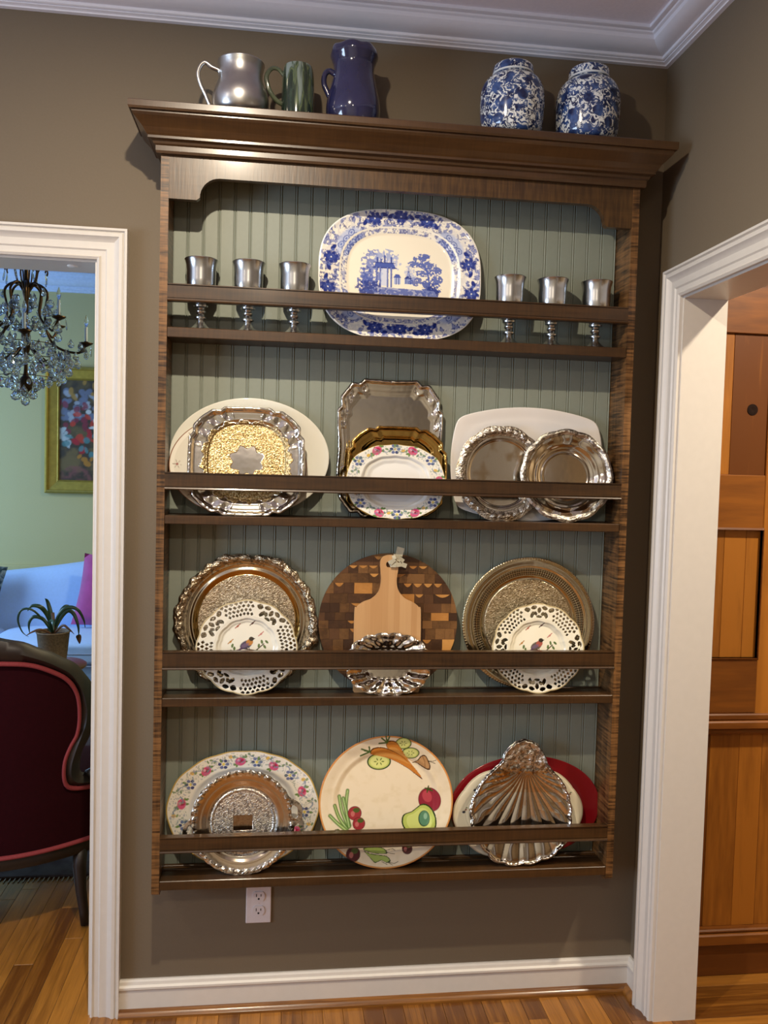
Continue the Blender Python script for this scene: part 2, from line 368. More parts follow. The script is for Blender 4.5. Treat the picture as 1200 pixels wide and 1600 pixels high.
# ------------------------------------------------------------------ pine door in the hall
dr = struct(G().box(1.6, 2.62, .085, .11, 0, HR+.16).to('door_1', M_pinex))
def dpart(nm, m, *b, bev=.002): return G().box(*b, b=bev).to(nm, m, dr, off=(0, 0, 0))
dpart('stile', M_pine, 1.855, 1.97, .03, .085, .80, 2.2)
dpart('stile', M_pine, 2.5, 2.62, .03, .085, .0, 2.2)
dpart('rail', M_pinex, 1.6, 1.855, .029, .085, 1.954, 2.25)
dpart('rail', M_pinex, 1.6, 1.855, .031, .085, 1.372, 1.536)
dpart('rail', M_pinex, 1.6, 2.5, .031, .085, .815, .983)
dpart('rail', M_pinex, 1.6, 2.5, .027, .085, 0, .10)
for z0, z1, y0 in ((.795, .815, .022), (.770, .795, .012), (.752, .770, .024), (.135, .147, .022), (.100, .135, .014)):
    dpart('moulding', M_pinex, 1.6, 2.6, y0, .085, z0, z1, bev=.004)
def panel(x0, x1, z0, z1, w, yb=.044):
    x = x0
    while x < x1-.004:
        x2 = min(x1, x+rnd.choice(w))
        if x1-x2 < .015: x2 = x1
        dpart('panel_board', M_pine, x+.0003, x2-.0003, yb, .085, z0, z1, bev=.001); x = x2
panel(1.6, 1.855, 1.536, 1.954, (.14,), .037); panel(1.6, 1.855, .983, 1.372, (.05, .07)); panel(1.6, 2.5, .147, .752, (.05, .075, .095), .045)
panel(1.97, 2.5, .983, 2.2, (.09, .12), .05)
for (x0, x1, z0, z1) in ((1.6, 1.855, .983, 1.372),):
    PF = [(0, 0), (.010, 0), (.007, .012), (0, .018)]
    G().sweep([(x0, .044, z0), (x1, .044, z0), (x1, .044, z1), (x0, .044, z1), (x0, .044, z0)], [(a, b) for a, b in PF], (0, -1, 0), 1).to('panel_moulding', M_pinex, dr, off=(0, 0, 0))
M_knot = plain('dark_pine_knot', '#1c0b04', .8, spec=.2, var=.3, bscale=120)
G().lathe([(.001, .0), (.009, .001), (.0165, .0008), (.0175, -.002)], 0, 0, 0, 24).to('knot', M_knot, dr, off=(0, 0, 0)).matrix_local = Matrix.Translation((1.806, .036, 1.731)) @ Matrix.Rotation(R(90), 4, 'X')
# ------------------------------------------------------------------ the wall-hung plate rack
X0, X1, YD = .097, 1.362, -.115
rack = empty('plate_rack', (.7295, 0, .385), 'large dark-stained plate rack with sage beadboard back and four railed shelves', 'plate rack')
SH = [(1.846, 1.872), (1.368, 1.390), (.890, .913), (.400, .425)]
RL = [(1.937, 1.981), (1.457, 1.502), (.988, 1.036), (.501, .543)]
for x0, x1 in ((X0, X0+.020), (X1-.020, X1)):
    # side with a small foot cut at its lower back corner
    g = G(); pr = [(YD, .392), (YD+.016, .382), (-.0, .382), (-.0, 2.318), (YD, 2.318)]
    vs = [(x0, y, z) for y, z in pr]+[(x1, y, z) for y, z in pr]; K = len(pr)
    g.add(vs, [tuple(range(K)), tuple(range(2*K-1, K-1, -1))]+[(k, k+K, (k+1) % K+K, (k+1) % K) for k in range(K)])
    g.to('side_panel', M_cabz, rack)
xi0, xi1 = X0+.020, X1-.020
for i, (z0, z1) in enumerate(SH):
    o = G().box(xi0, xi1, YD+.0005, -.012, z0, z1, b=.0015).to('shelf', M_cab, rack)
    if i == 3:
        for y in (-.030, -.052): G().box(xi0, xi1, y-.002, y+.002, z1, z1+.003, b=.0008).to('plate_stop', M_cab, rack)
    else:
        G().box(xi0, xi1, -.034, -.030, z1, z1+.002, b=.0008).to('plate_stop', M_cab, rack)
for z0, z1 in RL:
    # moulded rail: flat face, bead along the foot, rounded head
    pr = [(YD+.018, z0), (YD-.003, z0), (YD-.0045, z0+.0025), (YD-.003, z0+.0055), (YD+.001, z0+.0065), (YD+.001, z0+.0085), (YD-.0005, z0+.009), (YD-.0005, z1-.005), (YD+.001, z1-.0045), (YD+.001, z1-.003), (YD-.0025, z1-.0025), (YD-.0025, z1), (YD+.018, z1)]
    K = len(pr); vs = [(xi0, y, z) for y, z in pr]+[(xi1, y, z) for y, z in pr]
    G().add(vs, [tuple(range(K)), tuple(range(2*K-1, K-1, -1))]+[(k, k+K, (k+1) % K+K, (k+1) % K) for k in range(K)]).to('rail', M_cab, rack)
# arched frieze board
ar = [(xi0-.0, 2.318), (xi0, 2.193), (.186, 2.193)]
for k in range(0, 10):
    a = R(180-90*k/9); ar.append((.186+.008+.050+.050*math.cos(a), 2.199+.051*math.sin(a)))
for k in range(0, 10):
    a = R(90-90*k/9); ar.append((1.273-.058+.050*math.cos(a), 2.199+.051*math.sin(a)))
ar += [(1.273, 2.193), (xi1, 2.193), (xi1, 2.318)]
G().prism(ar, YD+.0006, YD+.019).to('frieze', M_frieze, rack)
G().box(xi0, xi1, YD+.02, -.0, 2.300, 2.318).to('top_board', M_cab, rack)
# crown of the rack: three mitred runs
KR = [(0, 2.300), (.010, 2.300), (.012, 2.306), (.012, 2.318), (.017, 2.321), (.019, 2.327), (.026, 2.330), (.029, 2.330), (.029, 2.336), (.033, 2.340), (.040, 2.352), (.052, 2.364), (.060, 2.372), (.063, 2.378), (.063, 2.383), (.069, 2.383), (.071, 2.388), (.071, 2.402), (.069, 2.404), (0, 2.404)]
def rings(pts, prof):
    path = [(X0, 0), (X0, YD), (X1, YD), (X1, 0)]; dirs = [(-1, 0), (-1, -1), (1, -1), (1, 0)]
    xs = .066
    vs = []
    for (x, y), (dx, dy) in zip(path, dirs):
        for a, z in prof: vs.append((x+dx*a, y+dy*a, z))
    K = len(prof); fs = [(i*K+k, i*K+(k+1) % K, (i+1)*K+(k+1) % K, (i+1)*K+k) for i in range(3) for k in range(K)]
    fs += [tuple(range(K-1, -1, -1)), tuple(3*K+k for k in range(K))]
    return vs, fs
M_crown = wood('walnut_stained_maple_crown', '#2c1a0a', '#4e341a', 'X', .8, .36, figure=.2, fig_axis='X', coat=.3)
G().add(*rings(None, KR)).to('crown', M_crown, rack)
G().box(X0, X1, YD, 0, 2.390, 2.4035).to('crown_top', M_crown, rack)
# beadboard strips
n = 30; w = (xi1-xi0)/n
for i in range(n):
    a = xi0+i*w; b = a+w; y = -.012
    pr = [(a, 0), (a, y+.0022), (a+.0008, y+.0022), (a+.002, y), (b-.0075, y), (b-.0065, y+.002), (b-.0055, y+.002), (b-.0045, y+.0002), (b-.003, y-.0004), (b-.0015, y+.0004), (b-.0007, y+.0022), (b, y+.0022), (b, 0)]
    K = len(pr); vs = [(px, py, .400) for px, py in pr]+[(px, py, 2.300) for px, py in pr]
    G().add(vs, [tuple(range(K)), tuple(range(2*K-1, K-1, -1))]+[(k, k+K, (k+1) % K+K, (k+1) % K) for k in range(K)]).to('beadboard_strip', M_bead, rack)
# ------------------------------------------------------------------ electrical outlet
outl = empty('electrical_outlet', (.3755, 0, .300), 'white duplex electrical outlet on the brown wall under the plate rack', 'outlet')
M_pl = plain('outlet_plastic', '#d8d0d2', .4, var=.01)
M_slot = plain('outlet_slot', '#2a2226', .8)
G().box(.3405, .4105, -.006, 0, .2425, .3575, b=.002).to('cover_plate', M_pl, outl)
for zc in (.3205, .2795):
    o = G().add([(0.3755+r*(.0165 if r > 0 else 0)*0, 0, 0) for r in ()], []) if False else G()
    poly = [(.3755+.0172*math.cos(a), zc+max(-.0135, min(.0135, .0172*math.sin(a)))) for a in [2*math.pi*k/40 for k in range(40)]]
    so = G().prism(poly, -.0085, -.004).to('socket', M_pl, outl)
    g = G(); g.box(.3755-.0075, .3755-.0053, -.0088, -.008, zc-.001, zc+.0075); g.box(.3755+.0053, .3755+.0075, -.0088, -.008, zc, zc+.0065)
    g.prism([(.3755+.0028*math.cos(a), zc-.0068+.0028*math.sin(a)) for a in [2*math.pi*k/14 for k in range(14)]], -.0088, -.008)
    g.to('slot', M_slot, so, off=(.3755, 0, .300))
G().prism([(.3755+.002*math.cos(a), .3+.002*math.sin(a)) for a in [2*math.pi*k/12 for k in range(12)]], -.0068, -.005).to('screw', M_pl, outl)
# ------------------------------------------------------------------ numeric noise and painting
def _h(ix, iy, s):
    v = np.sin(ix*127.1+iy*311.7+s*74.7)*43758.5453
    return v-np.floor(v)
def vn(x, y, s=0):
    ix, iy = np.floor(x), np.floor(y); fx, fy = x-ix, y-iy
    fx = fx*fx*(3-2*fx); fy = fy*fy*(3-2*fy)
    a = _h(ix, iy, s); b = _h(ix+1, iy, s); c = _h(ix, iy+1, s); d = _h(ix+1, iy+1, s)
    return (a*(1-fx)+b*fx)*(1-fy)+(c*(1-fx)+d*fx)*fy
def fbm(x, y, s=0, o=3):
    t = 0; a = .5; n = 0
    for k in range(o): t = t+a*vn(x*2**k, y*2**k, s+k*7); n += a; a *= .5
    return t/n
class Paint:
    def __init__(s, x, z, base):
        s.x, s.z = x, z; s.c = np.empty((len(x), 4)); s.c[:, :3] = srgb(base); s.c[:, 3] = 0
    def put(s, m, col, a=1.):
        c = np.array(srgb(col)); m = np.clip(m*a, 0, 1)[:, None]; s.c[:, :3] = s.c[:, :3]*(1-m)+c*m
    def dist(s, cx, cz, rx, rz, rot=0):
        dx, dz = s.x-cx, s.z-cz; ca, sa = math.cos(rot), math.sin(rot)
        u, v = (dx*ca+dz*sa)/rx, (-dx*sa+dz*ca)/rz
        return np.sqrt(u*u+v*v)
    def ell(s, cx, cz, rx, rz, col, rot=0, a=1., soft=.12):
        s.put(np.clip((1+soft-s.dist(cx, cz, rx, rz, rot))/soft/1., 0, 1), col, a)
    def poly(s, pts, col, a=1.):
        x, z = s.x, s.z; ins = np.zeros(len(x), bool); n = len(pts)
        for i in range(n):
            (x1, z1), (x2, z2) = pts[i], pts[(i+1) % n]
            if z1 == z2: continue
            c = ((z1 > z) != (z2 > z)) & (x < (x2-x1)*(z-z1)/(z2-z1)+x1); ins ^= c
        s.put(ins.astype(float), col, a)
    def line(s, pts, w, col, a=1., close=False):
        d = np.full(len(s.x), 9.); pp = list(pts)+([pts[0]] if close else [])
        for (x1, z1), (x2, z2) in zip(pp[:-1], pp[1:]):
            vx, vz = x2-x1, z2-z1; l = vx*vx+vz*vz+1e-12
            t = np.clip(((s.x-x1)*vx+(s.z-z1)*vz)/l, 0, 1)
            d = np.minimum(d, np.hypot(s.x-x1-t*vx, s.z-z1-t*vz))
        s.put(np.clip((w-d)/(w*.5)+.5, 0, 1), col, a)
    def foliage(s, cx, cz, rx, rz, col, freq=300, seed=1, thr=.5, a=1., rot=0):
        d = s.dist(cx, cz, rx, rz, rot); n = fbm(s.x*freq, s.z*freq, seed, 3)
        s.put(((n+.25*(1-np.clip(d, 0, 1)) > thr) & (d < 1+.5*(n-.5))).astype(float), col, a)
def smooth_curve(pts, n=6, closed=True):
    """Catmull-Rom through points"""
    out = []; m = len(pts)
    rng = range(m) if closed else range(m-1)
    for i in rng:
        g = lambda k: np.array(pts[k % m] if closed else pts[max(0, min(m-1, k))], float)
        p0, p1, p2, p3 = g(i-1), g(i), g(i+1), g(i+2)
        for j in range(n):
            t = j/n; out.append(tuple(.5*((2*p1)+(-p0+p2)*t+(2*p0-5*p1+4*p2-p3)*t*t+(-p0+3*p1-3*p2+p3)*t**3)))
    if not closed: out.append(tuple(pts[-1]))
    return out
# ------------------------------------------------------------------ dishes
def superell(w, h, n):
    def f(t):
        c, s = np.cos(t), np.sin(t); k = (np.abs(c/(w/2))**n+np.abs(s/(h/2))**n)**(-1/n)
        return k*c, k*s
    return f
def polar(w, h, rad):
    """rad(t) unit radius multiplier on an ellipse"""
    def f(t):
        r = rad(t); return r*np.cos(t)*w/2, r*np.sin(t)*h/2
    return f
def from_pts(pts, cx=0, cz=0):
    p = np.array(smooth_curve(pts, 8)); a = np.arctan2(p[:, 1]-cz, p[:, 0]-cx); r = np.hypot(p[:, 0]-cx, p[:, 1]-cz)
    o = np.argsort(a); a, r = a[o], r[o]
    a = np.concatenate([a-2*np.pi, a, a+2*np.pi]); r = np.concatenate([r, r, r])
    def f(t):
        tt = (t+np.pi) % (2*np.pi)-np.pi; rr = np.interp(tt, a, r); return rr*np.cos(t), rr*np.sin(t)
    return f
def prof(*kn):
    k = np.array(kn, float)
    def f(s):
        # smooth monotone-ish interpolation
        i = np.clip(np.searchsorted(k[:, 0], s, side='right')-1, 0, len(k)-2)
        t = (s-k[i, 0])/(k[i+1, 0]-k[i, 0]+1e-9); t = np.clip(t, 0, 1); t = t*t*(3-2*t)
        return k[i, 1]*(1-t)+k[i+1, 1]*t
    return f
def dish(name, outline, profile, mat, cx, zs, h, yb, slope, label, cat, group=None, relief=None, paint=None, hole=None, base='#ffffff',
         nt=360, nr=70, inner=None, thick=.0035, s_in=.5, dz=0., tilt=0., parent=None):
    t = np.arange(nt)*2*np.pi/nt; s = np.linspace(0, 1, nr+1)[1:]**.85
    Sg, Tg = np.meshgrid(s, t, indexing='ij')
    ox, oz = outline(Tg)
    if inner is not None:
        ix, iz = inner(Tg); q = np.clip((Sg-s_in)/(1-s_in), 0, 1); q = q*q*(3-2*q)
        # radial position on a blend between the inner and the outer outline
        ex, ez = ix/s_in*(1-q)+ox*q, iz/s_in*(1-q)+oz*q
        X, Z = Sg*ex, Sg*ez
    else: X, Z = Sg*ox, Sg*oz
    X, Z, Sf, Tf = X.ravel(), Z.ravel(), Sg.ravel(), Tg.ravel()
    Y = profile(Sf)
    if relief is not None: Y = Y+relief(Sf, Tf, X, Z)
    X = np.concatenate([[0.], X]); Z = np.concatenate([[0.], Z]); Y = np.concatenate([[Y[:nt].mean()], Y]); Sf = np.concatenate([[0.], Sf]); Tf = np.concatenate([[0.], Tf])
    P = Paint(X, Z, base)
    if paint is not None: paint(P, Sf, Tf)
    i = np.arange(nr-1)[:, None]*nt; k = np.arange(nt)[None, :]; k2 = (k+1) % nt
    quads = np.stack([1+i+nt+k, 1+i+nt+k2, 1+i+k2, 1+i+k], -1).reshape(-1, 4)     # faces -y (front)
    if hole is not None:
        qc = quads; hm = hole(Sf, Tf, X, Z)
        keep = ~(hm[qc].sum(1) >= 2); quads = quads[keep]
    nf = len(X)
    vs = [np.stack([X, Y, Z], 1)]; cols = [P.c]
    tri = np.stack([np.zeros(nt, int), 1+(np.arange(nt)+1) % nt, 1+np.arange(nt)], 1)[:, [0, 2, 1]]
    faces = [list(map(int, f)) for f in tri]+quads.tolist()
    if hole is None:
        # plain back shell with a rolled rim and a foot
        off = nf; rs = [(1.0, thick), (.93, thick+.0008), (.7, thick), (.45, thick), (.2, thick)]
        lastv = nf-nt
        prev = np.arange(lastv, nf)
        for ss, th in rs:
            j = max(0, min(nr-1, int(np.searchsorted(s, ss-1e-9))))
            b0 = 1+j*nt; idx = np.arange(b0, b0+nt); sc = .997 if ss == 1.0 else 1.
            yy = profile(Sf[idx])+th
            if ss < 1.0: yy = yy if relief is None else yy+.001
            vs.append(np.stack([X[idx]*sc, yy if ss < 1 else Y[idx]+th, Z[idx]*sc], 1)); cc = P.c[idx].copy(); cc[:, :3] = srgb(base); cc[:, 3] = 0; cols.append(cc)
            cur = np.arange(off, off+nt); off += nt
            kk = np.arange(nt); kn = (kk+1) % nt
            faces += np.stack([prev[kn], prev[kk], cur[kk], cur[kn]], 1).tolist(); prev = cur
        vs.append(np.array([[0, profile(np.array([.1]))[0]+thick, 0]])); cols.append(P.c[:1]); c = off
        faces += [[int(prev[(k+1) % nt]), int(prev[k]), c] for k in range(nt)]
    V = np.concatenate(vs); C = np.concatenate(cols)
    # the design may be turned in its own plane; the lowest point then rests on the shelf
    if tilt:
        ca, sa = math.cos(tilt), math.sin(tilt); V[:, [0, 2]] = np.stack([V[:, 0]*ca-V[:, 2]*sa, V[:, 0]*sa+V[:, 2]*ca], 1)
    zm = V[:, 2].min(); V[:, 2] -= zm
    me = bpy.data.meshes.new(name); me.from_pydata(V.tolist(), [], faces); me.update()
    me.polygons.foreach_set('use_smooth', [True]*len(me.polygons))
    at = me.color_attributes.new('paint', 'FLOAT_COLOR', 'POINT'); at.data.foreach_set('color', C.astype(np.float32).ravel())
    o = link(name, me, mat, parent)
    if hole is not None:
        md = o.modifiers.new('body', 'SOLIDIFY'); md.thickness = thick; md.offset = -1
    o.location = (cx, yb, zs+dz); o.rotation_euler = (-math.atan(slope), 0, 0)
    if label: tag(o, label, cat, group)
    return o
M_china = painted('glazed_china', .1, .5)
M_glaze = painted('glossy_earthenware', .18, .3)
M_silver = painted('old_silver_plate', .13, 0, metal=1., bump=.55, bscale=340)
M_silver2 = painted('engraved_silver_plate', .15, 0, metal=1., bump=.6, bscale=320)
SIL = '#dbd5cb'; SILW = '#cdb48c'; SILD = '#b9a07c'
def lumps(s, t, n1, s0, wid, amp, seed=1):
    """raised cast ornament along a rim band"""
    e = np.exp(-((s-s0)/wid)**2)
    return -amp*e*(.45+.55*np.abs(np.sin(n1*t/2))+1.1*(fbm(np.cos(t)*26+s*40, np.sin(t)*26+s*18, seed, 3)-.5))
# --- shelf 1: transferware platter
Z1, Z2, Z3, Z4 = 1.872, 1.390, .913, .425
def paint_platter(P, s, t):
    x, z = P.x, P.z
    P.put((s > .0)*1., '#efe9dc')
    NB, MB, LB = '#1f2f7c', '#5568ae', '#93a0cc'
    band = (s > .74)
    n = fbm(x*130, z*130, 3, 4); n2 = fbm(x*240+9, z*240, 8, 3)
    P.put((band & (n > .5) & (s < .985)).astype(float), MB, .75)
    P.put((band & (np.abs(n-.5) < .035)).astype(float), '#3c4f9c', .7)
    P.put((band & (n2 > .63)).astype(float), NB, .8)
    P.put((band & (fbm(x*75, z*75, 21, 2) > .58)).astype(float), '#efe9dc', .8)
    # cloud-like cartouches at the four shoulders and flower sprays between them
    for a, kx in ((R(38), 1), (R(142), 1), (R(218), 1), (R(322), 1)):
        cx, cz = .172*math.cos(a)*1.02, .140*math.sin(a)
        P.ell(cx, cz, .040, .026, '#b9c2de', rot=a+R(90), a=.9, soft=.3)
        for k in range(9):
            b = a+R(90); u = (k % 3-1)*.022; v = (k//3-1)*.013; px, pz = cx+u*math.cos(b)-v*math.sin(b), cz+u*math.sin(b)+v*math.cos(b)
            d = P.dist(px, pz, .011, .0075, b); P.put(((d < 1) & (d > .72)).astype(float), '#5a6aa8', .9)
            P.put((d < .35).astype(float), MB, .8)
    for a in [R(q) for q in (12, 65, 90, 115, 168, 192, 245, 270, 295, 348)]:
        ca, sa = math.cos(a), math.sin(a); k = (1+.05*math.sin(a*17))*(abs(ca/.195)**2.6+abs(sa/.155)**2.6)**(-1/2.6); cx, cz = k*ca, k*sa
        for j in range(7):
            b = j*2*math.pi/7+a; P.ell(cx+.014*math.cos(b), cz+.011*math.sin(b), .0062, .0045, NB, rot=b, soft=.2)
        P.ell(cx, cz, .009, .007, MB, soft=.4); P.foliage(cx, cz, .022, .018, '#2b3b88', 260, 50, .52, .8); P.ell(cx, cz, .002, .002, '#e8e8ea')
        for j in (-1, 1): P.ell(cx+j*.028*sa, cz-j*.028*ca, .009, .005, NB, rot=a+j, soft=.2); P.ell(cx+j*.021*sa, cz-j*.021*ca, .005, .003, MB, rot=a)
    P.put(((s > .725) & (s < .75)).astype(float), '#f4efe4')
    P.put(((s > .64) & (s < .725) & (n > .52)).astype(float), '#5b6cb0', .6)
    P.put(((s > .64) & (s < .73) & (n2 > .60)).astype(float), '#2b3b88', .7)
    P.put((s < .655).astype(float), '#efe6d2')
    P.put((s > .985).astype(float), '#f6f2ea')
    # landscape in the well
    B = '#4a5ca6'; D = '#2b3b85'
    P.foliage(-.078, .012, .030, .055, '#6d7cb8', 170, 5, .53, .9); P.foliage(-.095, -.015, .020, .040, B, 190, 6, .52, .9)
    P.foliage(-.045, .055, .040, .018, '#97a3cd', 200, 9, .54, .9); P.foliage(-.02, .035, .022, .022, '#a9b2d6', 200, 11, .56, .8)
    P.poly([(-.072, .023), (-.012, .023), (-.018, .035), (-.066, .035)], B); P.line([(-.074, .022), (-.010, .022)], .0016, D)
    P.line([(-.072, .036), (-.014, .036)], .0012, D)
    for cx in (-.064, -.054, -.034, -.024): P.line([(cx, .022), (cx, -.030)], .0022, '#6d7cb8'); P.line([(cx+.0016, .022), (cx+.0016, -.030)], .0008, D)
    P.poly([(-.052, .020), (-.036, .020), (-.036, -.028), (-.052, -.028)], '#c3cbe4', .8)
    for cx, hh in ((-.062, .012), (-.052, .008), (-.042, .018), (-.024, .014)): P.line([(cx, .036), (cx, .036+hh)], .0018, D); P.ell(cx, .036+hh, .0026, .003, B)
    P.poly([(-.018, -.004), (.004, -.004), (-.002, .006), (-.012, .006)], B); P.poly([(-.016, -.004), (.002, -.004), (.002, -.022), (-.016, -.022)], '#aab4d8')
    P.line([(-.010, -.005), (-.010, -.022)], .001, D); P.line([(-.003, -.005), (-.003, -.022)], .001, D)
    P.poly([(.012, -.006), (.036, -.006), (.029, .004), (.019, .004)], D); P.poly([(.020, .004), (.028, .004), (.027, .016), (.021, .016)], B); P.line([(.024, .016), (.024, .026)], .0010, D)
    P.poly([(.013, -.006), (.035, -.006), (.035, -.020), (.013, -.020)], '#8f9ccb')
    for cx in (.017, .023, .030): P.line([(cx, -.007), (cx, -.019)], .0010, D)
    P.foliage(.045, -.012, .022, .012, B, 210, 13, .5, .9); P.foliage(.028, .010, .016, .022, '#a4aed4', 210, 14, .56, .7)
    P.line([(.083, -.040), (.080, -.005), (.074, .022), (.062, .040)], .0020, B); P.line([(.078, .012), (.094, .026)], .0013, B); P.line([(.075, .020), (.050, .032)], .0012, B)
    for q in ((.060, .052, .024, .010, 31), (.042, .036, .020, .009, 32), (.078, .034, .024, .010, 33), (.098, .020, .018, .011, 34), (.068, .012, .026, .010, 35), (.104, -.004, .014, .012, 36), (.066, .060, .016, .007, 37)):
        P.foliage(q[0], q[1], q[2], q[3], '#5566ac', 230, q[4], .47, .95)
    P.foliage(.086, -.030, .026, .030, B, 200, 41, .47, .95); P.foliage(.090, -.036, .018, .020, D, 230, 42, .5, .9)
    P.poly([(-.095, -.030), (.095, -.036), (.105, -.052), (-.105, -.052)], '#7d8bc0', .75)
    P.foliage(-.085, -.035, .034, .020, D, 220, 45, .48, .9); P.foliage(0, -.044, .09, .010, '#4a5ca6', 200, 46, .52, .8)
dish('platter', superell(.446, .362, 2.75), prof((0, .014), (.62, .0135), (.70, .009), (.76, .005), (1, 0)), M_china, .724, Z1, .362, -.062, .118,
     'large oblong blue and white transferware platter with temple landscape on the top shelf', 'platter', relief=lambda s, t, x, z: -.0012*np.exp(-((s-.98)/.02)**2), paint=paint_platter, nt=640, nr=150, base='#efe9dc')
# --- shelf 2
def p_speck(P, s, t):
    P.put((s > .93).astype(float), '#ece6d8')
    for k in range(9):
        a = .35+k*2*math.pi/9; cx, cz = .160*math.cos(a), .118*math.sin(a)
        for j in range(6): P.line([(cx, cz), (cx+.011*math.cos(a+j), cz+.011*math.sin(a+j))], .0006, '#7d5f48', .8)
        P.ell(cx, cz, .003, .003, '#9c3f3c', a=.8)
    P.put((s > .988).astype(float), '#8a5d42')
dish('oval_platter', superell(.424, .316, 2.0), prof((0, .007), (.62, .007), (.72, .004), (1, 0)), M_china, .330, Z2, .316, -.046, .060,
     'plain white oval platter at the back left of the second shelf', 'platter', base='#dcd9cc')
dish('plate', superell(.363, .268, 2.0), prof((0, .008), (.66, .008), (.76, .003), (1, 0)), M_china, .300, Z2, .268, -.064, .090,
     'cream plate with brown sprigs, between white oval platter and squared silver tray', 'plate', paint=p_speck, base='#e2dccd', nt=480, nr=90)
def lobed(n, amp, pw=1., ph=0.):
    return lambda t: 1-amp*(1-np.abs(np.cos(n*(t-ph)/2))**pw)
def sq_tray(w, h, n, notches, dep, wid=.05, waist=0.):
    b = superell(w, h, n)
    def f(t):
        x, z = b(t); k = np.ones_like(t)
        for a in notches:
            d = (t-a+np.pi) % (2*np.pi)-np.pi; k = k-dep*np.exp(-(d/wid)**2)+dep*.5*np.exp(-((np.abs(d)-wid*2.2)/wid)**2)
        if waist: k = k-waist*np.exp(-(((t % (np.pi))-0)/.4)**2)-waist*np.exp(-(((t % (np.pi))-np.pi)/.4)**2)-waist*.6*np.exp(-(((t % np.pi)-np.pi/2)/.3)**2)
        return x*k, z*k
    return f
RING = prof((0, .012), (.70, .012), (.74, .0085), (.80, .005), (.90, .004), (.955, -.001), (.985, -.002), (1, .001))
def p_goldtray(P, s, t):
    x, z = P.x, P.z
    q = 1+.035*np.sin(16*t)+.02*np.sin(37*t)
    r = np.hypot(x/.118, z/.108)*((np.abs(np.cos(t))**3+np.abs(np.sin(t))**3)**(1/3))**.5
    n = fbm(x*380, z*380, 4, 3)
    m = ((r < q) & (np.hypot(x/.042, (z-.004)/.036)*(1+.12*np.cos(8*t)) > 1)).astype(float)
    P.put(m, '#b09868'); P.c[:, 3] = m*.9
    P.put(m*(n > .55), '#e4d0a4', .7); P.put(m*(n < .38), '#6d5424', .6)  # pale flecks are highlights painted into the engraving
NT = [R(a) for a in (28, 62, 118, 152, 208, 242, 298, 332)]
dish('serving_tray', sq_tray(.308, .292, 3.0, NT, .028), RING, M_silver, .322, Z2, .290, -.090, .120,
     'squared silver tray with gold engraved centre, left on the second shelf', 'tray', paint=p_goldtray, base=SIL, nt=480, nr=110,
     relief=lambda s, t, x, z: lumps(s, t, 16, .965, .025, .0022, 2)-.0016*np.cos(24*t)*np.exp(-((s-.86)/.05)**2)*(np.abs(np.sin(2*t)) > .55), inner=superell(.292*.72, .292*.72, 2.7), s_in=.74)
dish('serving_tray', sq_tray(.300, .386, 3.6, [R(a) for a in (40, 64, 116, 140, 220, 244, 296, 320)], .030, .045, waist=.045), prof((0, .007), (.76, .007), (.80, .006), (.86, .004), (.93, .002), (.965, -.002), (.985, -.002), (1, .001)), M_silver, .708, Z2, .386, -.046, .048,
     'tall rectangular silver tray with scrolled corners, back centre of the second shelf', 'tray', base=SIL, nt=480, nr=100,
     relief=lambda s, t, x, z: lumps(s, t, 12, .965, .022, .0025, 3)-.0018*np.cos(30*t)*np.exp(-((s-.88)/.04)**2)*(np.abs(np.sin(2*t)) > .7))
dish('serving_tray', sq_tray(.276, .254, 3.0, NT, .03), RING, M_silver, .728, Z2, .254, -.066, .090,
     'smaller gold-toned square tray with curled edge, between tall silver tray and floral dish', 'tray', base='#c9a35c', nt=420, nr=80,
     relief=lambda s, t, x, z: lumps(s, t, 16, .965, .025, .002, 5))
